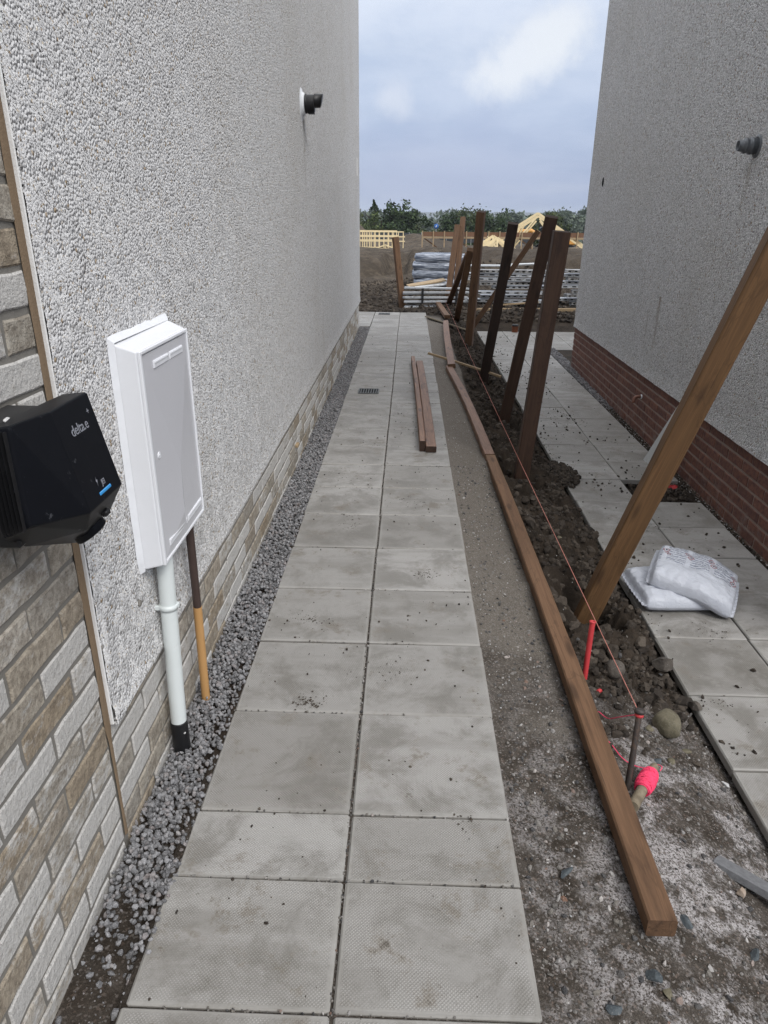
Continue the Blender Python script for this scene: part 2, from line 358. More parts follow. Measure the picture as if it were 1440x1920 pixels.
def mat_slab(name, dimple, lo, hi, stain):
    m = Mat(name, 0.7, 0.35); p = m.pos(); r = m.rand(); q = m.offset(p, r, 9.0)
    base = m.mix(r, lo, hi)
    big = m.noise(q, 4.2, 9, 0.72, 0.4); mid = m.noise(q, 13, 8, 0.75); fine = m.noise(q, 240, 3, 0.7)
    band = m.noise(m.scaled(q, (1.2, 7.0, 1)), 1.3, 4, 0.6)
    base = m.mix(m.rng(band, 0.48, 0.66), base, m.mix(0.35, base, stain))
    base = m.mix(m.rng(big, 0.43, 0.63), base, m.mix(0.74, base, stain))
    base = m.mix(m.math('MULTIPLY', m.rng(mid, 0.53, 0.70), 0.55), base, (0.50, 0.485, 0.46))
    base = m.mix(m.math('MULTIPLY', m.rng(m.noise(q, 6.5, 9, 0.8), 0.535, 0.64), 0.62), base, (0.185, 0.15, 0.105))
    base = m.mix(m.math('MULTIPLY', fine, 0.55), base, m.mix(0.5, base, (0.05, 0.048, 0.044)))
    base = m.mix(m.math('MULTIPLY', m.rng(m.noise(q, 85, 3, 0.75), 0.66, 0.73), 0.6), base, (0.085, 0.070, 0.055))
    base = m.mix(m.math('MULTIPLY', m.rng(m.noise(q, 13, 9, 0.8), 0.615, 0.67), 0.75), base, (0.075, 0.062, 0.047))
    base = m.mix(m.math('MULTIPLY', m.rng(m.noise(m.scaled(q, (3, 9, 1)), 3.0, 6, 0.75, 1.5), 0.63, 0.72), 0.5), base, (0.55, 0.535, 0.51))
    lo_ = m.sep(m.obj()); ed = m.math('SUBTRACT', 0.2185, m.math('MAXIMUM', m.math('ABSOLUTE', lo_[0]), m.math('ABSOLUTE', lo_[1])))
    ed = m.math('ADD', ed, m.math('MULTIPLY', m.math('SUBTRACT', m.noise(q, 24, 5, .7), .5), .018)); border = m.rng(ed, 0.017, 0.006)
    base = m.mix(m.math('MULTIPLY', border, .30), base, (0.47, 0.455, 0.425))
    base = m.mix(m.math('MULTIPLY', m.rng(ed, 0.05, 0.012), .10), base, (0.46, 0.45, 0.425))
    h = m.math('MULTIPLY', fine, 0.35)
    nrm = m.bump(h, 0.35, 0.002)
    if dimple:
        xyz = m.sep(m.scaled(p, 1 / 0.0062))
        u = m.math('ADD', xyz[0], xyz[1]); v = m.math('SUBTRACT', xyz[0], xyz[1])
        d = m.math('MULTIPLY', m.math('SINE', m.math('MULTIPLY', u, 3.14159 / 1.42)), m.math('SINE', m.math('MULTIPLY', v, 3.14159 / 1.42)))
        wear = m.math('MULTIPLY', m.rng(m.noise(q, 7, 3), 0.28, 0.55, 0.35, 1.0), m.math('SUBTRACT', 1.0, border))
        dn = m.math('MULTIPLY', m.math('ABSOLUTE', d), wear)
        base = m.mix(m.math('MULTIPLY', m.rng(dn, 0.35, 0.95), 0.55), m.mix(0.30, base, (0.055, 0.052, 0.047)), m.mix(0.20, base, (0.62, 0.61, 0.59)))
        nrm = m.bump(dn, 0.5, 0.0022, nrm)
    m.set('Base Color', base); m.set('Normal', nrm)
    m.set('Roughness', m.rng(big, 0.45, 0.7, 0.62, 0.42))
    return m
M['slab'] = mat_slab('slab_dimpled', True, (0.34, 0.325, 0.302), (0.49, 0.475, 0.452), (0.20, 0.186, 0.160))
M['slab_smooth'] = mat_slab('slab_smooth', False, (0.285, 0.28, 0.268), (0.38, 0.374, 0.36), (0.165, 0.16, 0.147))

m = M['ground'] = Mat('soil', 0.92, 0.2); p = m.pos()
g = m.attr('grit'); br = m.attr('brown'); wh = m.attr('white'); sp = m.attr('sandy')
n1 = m.noise(p, 5, 6, 0.65); n2 = m.noise(p, 60, 5, 0.72); n3 = m.noise(p, 330, 3, 0.75); far = m.noise(p, 0.7, 8, 0.7)
soil = m.mix(m.rng(n1, 0.3, 0.7), (0.020, 0.015, 0.011), (0.050, 0.038, 0.028))
soil = m.mix(m.math('MULTIPLY', m.rng(n2, 0.55, 0.78), 0.55), soil, (0.085, 0.068, 0.051))
grit = m.mix(m.rng(m.noise(p, 12, 6, 0.7), 0.35, 0.65), (0.050, 0.039, 0.029), (0.125, 0.108, 0.092))
grit = m.mix(m.rng(n3, 0.42, 0.62), m.mix(0.6, grit, (0.02, 0.017, 0.014)), grit)
v = m.n('ShaderNodeTexVoronoi', {'Vector': p, 'Scale': 190.0}); vs = m.sep(v.outputs['Color'])
grit = m.mix(m.rng(vs[0], 0.72, 0.98), grit, m.mix(vs[1], (0.24, 0.225, 0.21), (0.13, 0.095, 0.075)))
sand = m.mix(m.rng(n3, 0.38, 0.6), (0.090, 0.076, 0.062), (0.195, 0.174, 0.150))
v5 = m.sep(m.n('ShaderNodeTexVoronoi', {'Vector': p, 'Scale': 260.0}).outputs['Color'])
sand = m.mix(m.rng(v5[0], 0.80, 0.97), sand, (0.23, 0.215, 0.195))
wmask = m.math('MULTIPLY', m.rng(m.math('ADD', m.math('MULTIPLY', m.noise(p, 5.5, 4, 0.6, 0.5), .6), m.math('MULTIPLY', m.noise(p, 26, 5, 0.7), .4)), 0.455, 0.57), wh)
wfine = m.math('MULTIPLY', wmask, m.rng(m.noise(p, 150, 4, 0.8), 0.43, 0.53))
grit = m.mix(m.math('MULTIPLY', wfine, 0.95), grit, (0.46, 0.435, 0.43))
grit = m.mix(sp, grit, sand)
col = m.mix(g, soil, grit)
bc = m.mix(m.rng(m.noise(p, 1.3, 9, 0.78), 0.40, 0.62), (0.080, 0.064, 0.047), (0.175, 0.140, 0.103))
bc = m.mix(m.rng(m.noise(p, 4.5, 6, 0.75), 0.4, 0.7), m.mix(0.45, bc, (0.04, 0.032, 0.026)), bc)
m.set('Base Color', m.mix(br, col, bc))
hh = m.math('ADD', m.math('MULTIPLY', n2, 1.0), m.math('MULTIPLY', n3, 0.4))
m.set('Normal', m.bump(hh, 0.8, 0.012, m.bump(m.math('MULTIPLY', m.noise(p, 2.6, 9, 0.78), br), 1.0, 0.22)))

def mat_stone(name, stops, speck=0.4, rough=0.8):
    m = Mat(name, rough, 0.3); t = m.attr('tint'); p = m.pos()
    c = m.ramp(t, stops); s = m.noise(p, 420, 3, 0.8)
    c = m.mix(m.math('MULTIPLY', m.rng(s, 0.52, 0.62), speck), c, (0.45, 0.44, 0.44))
    c = m.mix(m.math('MULTIPLY', m.rng(s, 0.46, 0.36), 0.5), c, (0.03, 0.03, 0.032))
    m.set('Base Color', c); m.set('Normal', m.bump(s, 0.3, 0.002)); return m
M['gravel'] = mat_stone('granite_gravel', [(0, (0.09, 0.09, 0.093)), (0.4, (0.175, 0.174, 0.179)), (0.8, (0.28, 0.278, 0.284)), (0.95, (0.19, 0.165, 0.16)), (1.0, (0.30, 0.285, 0.28))], 0.5)
M['clod'] = mat_stone('soil_clod', [(0, (0.022, 0.017, 0.013)), (0.5, (0.045, 0.035, 0.026)), (0.9, (0.062, 0.049, 0.037)), (1, (0.10, 0.082, 0.064))], 0.05, 0.95)
M['pebble'] = mat_stone('pebble_mixed', [(0, (0.035, 0.035, 0.037)), (0.3, (0.085, 0.08, 0.075)), (0.6, (0.16, 0.145, 0.125)), (0.85, (0.20, 0.19, 0.18)), (0.95, (0.42, 0.40, 0.38)), (1, (0.16, 0.09, 0.06))], 0.2)
def mat_rock(name, a, b, sc=18):
    m = Mat(name, 0.8, 0.3); p = m.obj(); c = m.mix(m.rng(m.noise(p, sc, 6, 0.7), 0.3, 0.7), a, b)
    c = m.mix(m.math('MULTIPLY', m.rng(m.noise(p, sc * 9, 3, 0.8), 0.58, 0.7), 0.5), c, (0.3, 0.29, 0.27)); m.set('Base Color', c)
    m.set('Normal', m.bump(m.noise(p, sc * 4, 6, 0.7), 0.7, 0.006)); return m
M['rock_olive'] = mat_rock('rock_olive', (0.085, 0.075, 0.048), (0.17, 0.15, 0.105)); M['rock_slate'] = mat_rock('rock_slate', (0.045, 0.055, 0.062), (0.095, 0.11, 0.118))
M['rock_tan'] = mat_rock('rock_tan', (0.26, 0.20, 0.15), (0.40, 0.33, 0.27)); M['rock_white'] = mat_rock('rock_white', (0.42, 0.42, 0.42), (0.58, 0.57, 0.56)); M['rock_dark'] = mat_rock('rock_dark', (0.05, 0.042, 0.035), (0.11, 0.095, 0.08))
M['granite'] = mat_rock('granite_grey', (0.14, 0.143, 0.15), (0.20, 0.203, 0.21), 60)

def mat_wood(name, a, b, dark, rough=0.68, wet=0.0, knots=True):
    m = Mat(name, rough, 0.3); r = m.rand(); o = m.offset(m.obj(), r, 53.0)
    warp = m.noise(o, 2.3, 3)
    g = m.noise(m.scaled(o, (95, 95, 2.6)), 1.0, 5, 0.62, 1.1); g2 = m.noise(m.scaled(o, (22, 22, 1.0)), 1.0, 4, 0.55, 0.8)
    c = m.mix(m.rng(g, 0.32, 0.68), a, b)
    c = m.mix(m.math('MULTIPLY', m.rng(g2, 0.40, 0.72), 0.6), c, m.mix(0.5, b, dark))
    if knots:
        kv = m.n('ShaderNodeTexVoronoi', {'Vector': m.scaled(o, (14, 14, 3.4)), 'Scale': 1.0})
        d = m.math('ADD', kv.outputs['Distance'], m.math('MULTIPLY', warp, 0.25))
        c = m.mix(m.math('MULTIPLY', m.rng(d, 0.40, 0.18), 0.7), c, dark)
    ck = m.noise(m.scaled(o, (120, 120, 1.3)), 1.0, 3, 0.6); c = m.mix(m.math('MULTIPLY', m.rng(ck, 0.66, 0.72), 0.7), c, m.mix(0.5, dark, (0.01, 0.007, 0.005)))
    fg = m.math('ABSOLUTE', m.math('SUBTRACT', m.noise(m.scaled(o, (9, 9, 2.2)), 1.0, 4, .6, .6), .5)); c = m.mix(m.math('MULTIPLY', m.rng(fg, .022, .003), .28), c, dark)
    bl = m.noise(m.scaled(o, (9, 9, 1.8)), 1.0, 5, 0.7)
    c = m.mix(m.math('MULTIPLY', m.rng(bl, 0.56, 0.70), 0.55 + wet), c, dark)
    m.set('Base Color', c); m.set('Normal', m.bump(g, 0.45, 0.003)); return m
M['wood_brown'] = mat_wood('treated_timber_brown', (0.115, 0.062, 0.033), (0.165, 0.092, 0.050), (0.040, 0.021, 0.011))
M['wood_front'] = mat_wood('treated_timber_fresh', (0.105, 0.056, 0.025), (0.150, 0.082, 0.036), (0.042, 0.022, 0.011))
M['wood_red'] = mat_wood('treated_timber_reddish', (0.16, 0.088, 0.056), (0.24, 0.14, 0.092), (0.045, 0.026, 0.021), 0.55, 0.4)
M['wood_dark'] = mat_wood('treated_timber_dark_backlit', (0.045, 0.025, 0.017), (0.07, 0.040, 0.026), (0.02, 0.012, 0.010))  # dark stain, with backlit shade also put into the colour
M['wood_black'] = mat_wood('treated_timber_black_backlit', (0.03, 0.019, 0.015), (0.048, 0.030, 0.022), (0.012, 0.009, 0.008))  # darkest stain, again with backlit shade in the colour
M['wood_mid'] = mat_wood('treated_timber_mid', (0.105, 0.058, 0.032), (0.155, 0.088, 0.050), (0.045, 0.026, 0.017))
M['wood_pale'] = mat_wood('raw_timber_pale', (0.30, 0.215, 0.125), (0.40, 0.30, 0.185), (0.16, 0.11, 0.065))
M['wood_grey'] = mat_wood('weathered_board', (0.19, 0.155, 0.105), (0.25, 0.21, 0.15), (0.09, 0.07, 0.05))
M['truss'] = mat_wood('truss_timber', (0.70, 0.56, 0.32), (0.80, 0.67, 0.42), (0.52, 0.40, 0.22), 0.7, 0, False)
M['end'] = mat_wood('end_grain', (0.10, 0.055, 0.03), (0.14, 0.08, 0.045), (0.035, 0.02, 0.014), 0.85, 0.2, False)
M['end_dark'] = mat_wood('end_grain_dark', (0.035, 0.02, 0.014), (0.05, 0.03, 0.02), (0.02, 0.012, 0.01), 0.85, 0.2, False)

def plain(name, c, rough=0.5, spec=0.4, metal=0.0, var=0.0, dirt=None, sc=30, emit=None):
    m = Mat(name, rough, spec); m.set('Metallic', metal); p = m.obj()
    cc = c4(c)
    if var: cc = m.mix(m.noise(p, sc, 4, 0.6), tuple(x * (1 - var) for x in c), tuple(min(1, x * (1 + var)) for x in c))
    if dirt:
        cc = m.mix(m.math('MULTIPLY', m.rng(m.noise(p, dirt[1], 5, 0.75), dirt[2], dirt[2] + .1), dirt[3]), cc, dirt[0])
    m.set('Base Color', cc)
    if emit: m.set('Emission Color', c4(emit[0])); m.set('Emission Strength', emit[1])
    return m
M['gpr'] = plain('meter_box_white', (0.74, 0.75, 0.775), 0.42, 0.4, 0, 0.02, ((0.45, 0.44, 0.42), 14, 0.66, 0.3))
M['gpr_door'] = plain('meter_door_grey', (0.57, 0.57, 0.595), 0.25, 0.5, 0, 0.015)
M['sealant'] = plain('white_sealant', (0.74, 0.75, 0.77), 0.5, 0.4, 0, 0.06)
M['black'] = plain('charger_black', (0.005, 0.0057, 0.008), 0.42, 0.16, 0, 0.15, ((0.15, 0.155, 0.17), 70, 0.63, 0.5))
M['black_plain'] = plain('black_plastic', (0.010, 0.010, 0.011), 0.45, 0.4, 0, 0.15, ((0.05, 0.05, 0.05), 60, 0.6, 0.4))
M['logo'] = plain('logo_silver', (0.24, 0.25, 0.28), 0.35, 0.5)
M['blue_led'] = plain('blue_light_bar', (0.03, 0.22, 0.48), 0.3, 0.5, emit=((0.04, 0.36, 0.9), 0.12))
M['pipe_white'] = plain('pipe_white', (0.66, 0.70, 0.69), 0.33, 0.5, 0, 0.02, ((0.4, 0.38, 0.34), 22, 0.64, 0.3))
M['pipe_brown'] = plain('pipe_brown', (0.055, 0.036, 0.030), 0.5, 0.4, 0, 0.15)
M['pipe_orange'] = plain('pipe_orange', (0.47, 0.265, 0.105), 0.5, 0.35, 0, 0.06, ((0.3, 0.2, 0.12), 20, 0.6, 0.4))
M['copper'] = plain('copper_brown', (0.17, 0.075, 0.05), 0.45, 0.5, 0.3, 0.2)
M['flue_white'] = plain('flue_plate_white', (0.68, 0.70, 0.72), 0.45, 0.4, 0, 0.03)
M['flue_grey'] = plain('flue_grey', (0.12, 0.13, 0.14), 0.45, 0.5, 0.3, 0.3, ((0.28, 0.28, 0.28), 40, 0.56, 0.5))
M['flue_white2'] = plain('pale_concrete', (0.47, 0.48, 0.475), 0.8, 0.2, 0, 0.12)
M['hole'] = plain('hole_shade', (0.006, 0.006, 0.006), 0.9, 0.1)  # near-black: the shade inside holes, put into the colour
M['iron'] = plain('cast_iron_grate', (0.095, 0.10, 0.10), 0.5, 0.5, 0.4, 0.3)
M['steel'] = plain('steel_pin', (0.055, 0.046, 0.042), 0.55, 0.5, 0.3, 0.35, ((0.12, 0.075, 0.05), 60, 0.5, 0.5))
M['red_paint'] = plain('red_paint', (0.50, 0.045, 0.05), 0.5, 0.4, 0, 0.15, ((0.25, 0.05, 0.05), 90, 0.6, 0.5))
M['pink'] = plain('pink_string', (0.88, 0.07, 0.16), 0.7, 0.2, 0, 0.18, None, 300)
M['string'] = plain('string_faded', (0.48, 0.20, 0.16), 0.8, 0.2, 0, 0.15)
M['galv'] = plain('galvanised_steel', (0.36, 0.36, 0.355), 0.42, 0.5, 0.35, 0.22, ((0.10, 0.085, 0.07), 6, 0.50, 0.75), 5)
M['galv_light'] = plain('galvanised_light', (0.50, 0.52, 0.54), 0.35, 0.5, 0.3, 0.15, ((0.14, 0.12, 0.10), 5, 0.55, 0.6), 5)
M['strap'] = plain('dark_strap', (0.02, 0.02, 0.022), 0.6, 0.3)
M['terracotta'] = plain('terracotta', (0.20, 0.075, 0.04), 0.8, 0.2, 0, 0.2)
M['orange_paint'] = plain('digger_orange', (0.56, 0.27, 0.06), 0.45, 0.4, 0, 0.1)
M['glass'] = plain('tinted_glass', (0.015, 0.035, 0.035), 0.1, 0.6)
M['rubber'] = plain('track_rubber', (0.02, 0.02, 0.02), 0.8, 0.2, 0, 0.3)
M['blue_sign'] = plain('blue_sign', (0.03, 0.12, 0.36), 0.5, 0.3)
M['hoarding'] = plain('dark_netting', (0.045, 0.05, 0.055), 0.85, 0.2, 0, 0.3, None, 1.2)
M['board_red'] = plain('form_board', (0.155, 0.082, 0.047), 0.7, 0.3, 0, 0.25, None, 3)
M['ply'] = plain('osb_board', (0.52, 0.37, 0.16), 0.8, 0.2, 0, 0.15, None, 8)
m = M['wrap'] = Mat('plastic_wrap', 0.22, 0.6); p = m.obj()
n1 = m.noise(m.scaled(p, (1.2, 1.2, 9)), 2.2, 5, 0.65, 0.6)
m.set('Base Color', m.ramp(n1, [(0.30, (0.035, 0.045, 0.07)), (0.48, (0.13, 0.15, 0.19)), (0.60, (0.32, 0.35, 0.40)), (0.72, (0.58, 0.61, 0.66))])); m.set('Normal', m.bump(n1, 0.6, 0.03))

# ------------------------------------------------------------------ ground
POSTS = [(0.905, 3.03), (0.83, 4.75), (0.90, 6.40), (0.88, 8.13), (0.89, 10.4)]
RZ = -0.25                                   # level of the neighbouring plot's path
def strip(x):
    return np.interp(x, [-9, -0.76, -0.615, -0.60, 0.31, 0.33, 0.58, 0.78, 0.98, 1.14, 1.225, 2.06, 2.10, 2.4, 9], [-.04, -.03, -.035, -.009, -.009, -.012, -.03, -.10, -.175, -.25, -.315, -.315, -.275, -.265, -.265])
def terrain(x, y):
    x = np.asarray(x, float); y = np.asarray(y, float)
    z = strip(x)
    soilm = sstep(0.60, 0.68, x) * sstep(1.22, 1.16, x) * sstep(1.9, 2.5, y)
    z = z + soilm * (0.070 * fbm(x * 7, y * 7, 4) + 0.055 * fbm(x * 24, y * 24, 3, .65) + 0.02 * sstep(3.1, 3.8, y) * sstep(5.4, 4.8, y))
    free = sstep(0.325, 0.36, x) * sstep(1.22, 1.19, x)
    z = z + free * (0.010 * fbm(x * 9, y * 9, 4) + 0.005 * fbm(x * 55, y * 55, 3, .65))
    for i, (px, py) in enumerate(POSTS):
        d = np.hypot(x - px, (y - py) * 0.8) + 0.05 * fbm(x * 11 + i, y * 11, 3)
        z = z - 0.19 * sstep(0.18, 0.09, d) + 0.035 * sstep(0.17, 0.22, d) * sstep(0.36, 0.24, d) * free
    # site beyond the path ends
    f = -0.10 + 0.10 * fbm(x * .8, y * .8, 4) + 0.055 * fbm(x * 3.2, y * 3.2, 4, .6) * sstep(21, 16, y) + 0.02 * fbm(x * 9, y * 9, 2)
    f = f - 0.06 * sstep(16.5, 19.5, y) * sstep(1.0, -.5, x)
    edge = np.where(x < 1.0, 24.0, 20.5) + 1.6 * fbm(x * .5, y * .12, 3)
    bank = sstep(0, 1.5, y - edge) * (0.56 + 0.16 * fbm(x * 1.1, y * 1.1, 4))
    f = f + sstep(17, 19, y) * sstep(34, 28, y) * (.07 * fbm(x * 2.1, y * 1.4, 4, .65) + .05 * np.abs(fbm(x * .7 + y * .5, y * .9, 3)))
    f = f + bank + 0.30 * sstep(18.3, 19.6, y) * sstep(21.6, 20.3, y) * sstep(2.2, 3.2, x) * (1 + 1.5 * fbm(x * 2, y * 2, 4))
    # a trench cut in the bank behind the leaning post
    f = f - 0.5 * sstep(0.55, 0.25, np.abs(x + 0.45 - 0.03 * (y - 24))) * sstep(23.6, 24.4, y) * sstep(28, 26, y)
    f = f - np.interp(y, [27, 40, 60, 100, 200, 600, 2500], [0, .42, 1.1, 2.9, 6.4, 12.5, 21])
    f = f + 2.35 * np.exp(-((x + 5.3) / 2.2) ** 2 - ((y - 60) / 6.) ** 2) + 0.8 * np.exp(-((x - 0.2) / 2.5) ** 2 - ((y - 52) / 4) ** 2)
    t = sstep(12.7, 13.9, y + 0.3 * fbm(x * 2.3, y * 2.3, 3))
    t = np.where((x > -1.6) & (x < .33), sstep(13.14, 13.6, y), t)
    t = np.where((x > 1.21) & (x < 3.4), sstep(12.72, 13.5, y), t)
    return z * (1 - t) + f * t
def lines(segs):
    o = []
    for a, b, s in segs: o += list(np.arange(a, b - 1e-6, s))
    return np.array(o + [segs[-1][1]])
gx = np.concatenate([-np.geomspace(2600, 9, 26), lines([(-8, -3, .5), (-3, -.78, .13), (-.78, -.56, .015), (-.56, .30, .1), (.30, .62, .009), (.62, 1.24, .0105), (1.24, 2.06, .1), (2.06, 2.36, .03), (2.36, 5.5, .11), (5.5, 10, .5)]), np.geomspace(11, 2600, 26)])
gy = np.concatenate([-np.geomspace(60, 1.5, 8), lines([(-1, .5, .15), (.5, 3.6, .0105), (3.6, 7, .018), (7, 13, .035), (13, 28, .11), (28, 70, .6)]), np.geomspace(72, 2600, 40)])
X, Y = np.meshgrid(gx, gy); Z = terrain(X, Y)
nx, ny = len(gx), len(gy)
I = np.arange(nx * ny).reshape(ny, nx)
F = np.stack([I[:-1, :-1], I[:-1, 1:], I[1:, 1:], I[1:, :-1]], -1).reshape(-1, 4)
inb = (X > -1.0) & (X < 2.5) & (Y < 13.3)
gritm = np.where(X < 0.62, 1.0, 0) * sstep(13.0, 12.4, Y)
gritm = np.maximum(gritm, sstep(2.55, 2.05, Y + 0.5 * fbm(X * 4, Y * 4, 3)) * (X < 1.25))
gritm = np.where(X < -0.5, 0.55 * sstep(1.9, 1.5, Y), gritm)
sandy = sstep(0.66, 0.58, X) * sstep(2.0, 2.6, Y + 0.8 * fbm(X * 3, Y * 3, 3)) * (X > .3)
brown = np.clip(sstep(16.6, 19.0, Y + 1.6 * fbm(X * .7, Y * .7, 3)) * np.where(X > 1.2, 0.45, 1), 0, 1) * 1.0
white = (X > .3) * sstep(2.6, 1.7, Y) * (0.35 + 0.65 * sstep(.42, .75, X)) + (X > .3) * sstep(2.0, 1.3, Y) * .2
gmesh = raw_mesh('ground', np.stack([X, Y, Z], -1).reshape(-1, 3), F, {'grit': gritm.ravel(), 'sandy': sandy.ravel(), 'brown': brown.ravel(), 'white': np.clip(white, 0, 1).ravel()}, True)
ground = link('ground', gmesh, M['ground']); ground['kind'] = 'structure'
def tz(x, y): return float(terrain(np.array([x]), np.array([y]))[0])

# ------------------------------------------------------------------ left house (own x = -0.745 is the brick face)
WX = -0.745; JY = 1.435; LEND = 11.24; PITCH = 0.0778; Z0 = 0.022
lh = thing('house', 'white roughcast house on the left with a pale weathered brick base and corner panel', 'house', (WX, 6.0, 0.0))
L = lambda x, y, z: (x - WX, y - 6.0, z)
g = G(); RB = 0.385
n = 160; ys = np.linspace(JY + .0175, LEND, n)                        # roughcast skin with a slightly ragged bottom edge
for a in range(n - 1):
    y0, y1 = ys[a], ys[a + 1]
    b0 = RB + 0.006 * vnoise(np.array([y0 * 14]), np.array([3.3]))[0]; b1 = RB + 0.006 * vnoise(np.array([y1 * 14]), np.array([3.3]))[0]
    X1 = WX + 0.014; X2 = WX + 0.021
    V = [L(X2, y0, b0), L(X2, y1, b1), L(X1, y1, b1 + .09), L(X1, y0, b0 + .09), L(X1, y1, 5.4), L(X1, y0, 5.4), L(WX - .03, y0, b0 + .004), L(WX - .03, y1, b1 + .004)]
    g.add(V, [(0, 1, 2, 3), (3, 2, 4, 5), (6, 7, 1, 0)])
X1 = WX + .014
g.add([L(X1, LEND, RB + .09), L(-7, LEND, RB + .09), L(-7, LEND, 5.4), L(X1, LEND, 5.4)], [(0, 1, 2, 3)])
g.add([L(WX + .021, LEND, RB), L(-7, LEND, RB), L(-7, LEND, RB + .09), L(X1, LEND, RB + .09)], [(0, 1, 2, 3)])
g.add([L(X1, -2.5, 5.4), L(X1, LEND, 5.4), L(-7, LEND, 5.4), L(-7, -2.5, 5.4)], [(0, 1, 2, 3)])
g.build('roughcast_wall', M['roughcast'], lh)
G().box(L(WX - 3.014, (LEND - 2.5) / 2 - .02, 2.55), (6.0225, LEND + 2.5 - .06, 5.6)).build('mortar_bed', M['mortar'], lh)
g = G()                                                            # brown movement joint, a little uneven
zz = np.linspace(0.03, 5.39, 120)
for a in range(119):
    def wd(z): 
        w_ = 0.0085 if z < RB - .02 else 0.0155
        return w_ * (1 + .5 * vnoise(np.array([z * 9]), np.array([1.1]))[0])
    z0_, z1_ = zz[a], zz[a + 1]; w0, w1 = wd(z0_), wd(z1_); c_ = JY
    xf = WX + 0.002
    g.add([L(xf, c_ - w0, z0_), L(xf, c_ + w0, z0_), L(xf, c_ + w1, z1_), L(xf, c_ - w1, z1_), L(xf + .003, c_, z0_), L(xf + .003, c_, z1_)], [(0, 4, 5, 3), (4, 1, 2, 5)], 0, True)
g.build('movement_joint', M['mastic'], lh)
G().box(L(WX + .006, JY + .0165, (5.39 + RB) / 2), (0.011, 0.005, 5.39 - RB), None, .002).build('edge_bead', M['bead'], lh)
# bricks: each its own object, shared meshes
def brick_mesh(ln, nm, hgt=0.0650, jit=.0028, dep=.03, face_neg=False):
    g = G(); hl, hh = ln / 2, hgt / 2; k = max(2, round(ln / .042)); per = []      # ragged outline, bevelled face
    per += [(-hl + ln * i / k, -hh) for i in range(k)] + [(hl, -hh), (hl, 0)] + [(hl - ln * i / k, hh) for i in range(k)] + [(-hl, hh), (-hl, 0)]
    per = [(a + random.uniform(-jit, jit), b + random.uniform(-jit, jit)) for a, b in per]; n = len(per)
    V = [(dep / 2 - .0035, a, b) for a, b in per] + [(dep / 2 + random.uniform(-.0006, .0006), a * (1 - .0035 / hl), b * (1 - .0042 / hh)) for a, b in per] + [(-dep / 2, a, b) for a, b in per] + [(-dep / 2, -hl, -hh)]
    if face_neg: V = [(-a, b, c_) for a, b, c_ in V]
    f = [(i, (i + 1) % n, n + (i + 1) % n, n + i) for i in range(n)] + [tuple(range(n, 2 * n))] + [(2 * n + i, 2 * n + (i + 1) % n, (i + 1) % n, i) for i in range(n)]
    g.add(V[:-1], [q[::-1] for q in f] if face_neg else f)
    me = bpy.data.meshes.new(nm); me.from_pydata(g.V, [], g.F); me.update(); return me
FULL = [brick_mesh(0.2145, 'brick_full') for _ in range(5)]; HALF = [brick_mesh(0.101, 'brick_half') for _ in range(3)]
def cut(ln): return brick_mesh(ln, 'brick_cut')
spec = []
mod = 0.2245
for k in range(-1, 34):                                               # corner panel, left of the joint
    z = Z0 + PITCH * k + PITCH / 2; y = JY - .014
    first = True; y1 = y
    if k % 2 == 1: spec.append((HALF[k % 3], WX - .0135, y1 - .0505, z)); y1 -= .112
    while y1 > 0.25 - .001 * k:
        spec.append((random.choice(FULL), WX - .0135, y1 - .10725, z)); y1 -= mod
for k in range(-1, 5):                                            # plinth right of the joint
    z = Z0 + PITCH * k + PITCH / 2; y1 = JY + .014
    if k == -1: z += .006
    if k % 2 == 0: spec.append((HALF[k % 3], WX - .0135, y1 + .0505, z)); y1 += .112
    while y1 < LEND - .23:
        spec.append((random.choice(FULL), WX - .0135, y1 + .10725, z)); y1 += mod
    r_ = LEND - y1 - .005
    if r_ > .04: spec.append((cut(r_ - .01), WX - .0135, y1 + r_ / 2 - .005, z))
spec.sort(key=lambda s: (s[2] ** 2 + (s[3] - 1.6) ** 2 + .56) + (9 if s[3] > 2.2 else 0) + (60 if s[2] < .55 and s[3] > 1.2 else 0))
JV, JF, JT = [], [], []
for i, (me, x, y, z) in enumerate(spec):
    dx = random.uniform(-.001, .0015); rot = random.uniform(-.006, .006)
    if i < 300:
        o = link('brick', me, M['pale_brick'], lh, L(x + dx, y, z + random.uniform(-.0015, .0015))); o.rotation_euler = (rot, random.uniform(-.008, .008), random.uniform(-.004, .004))
        if random.random() < .5: o.scale = (1, -1, 1)
    else:
        base = len(JV) and sum(len(a) for a in JV)
        V = np.array([v.co[:] for v in me.vertices]) + np.array(L(x + dx, y, z)); JV.append(V)
        JF += [[q + base for q in p.vertices] for p in me.polygons]; JT.append(np.full(len(V), random.random()))
if JV:
    me = bpy.data.meshes.new('brick_courses'); me.from_pydata(np.concatenate(JV).tolist(), [], JF); at = me.attributes.new('tint', 'FLOAT', 'POINT'); at.data.foreach_set('value', np.concatenate(JT).astype(np.float32)); me.update()
    tag(link('brick_courses', me, M['pale_brick_joined'], lh), kind='stuff')
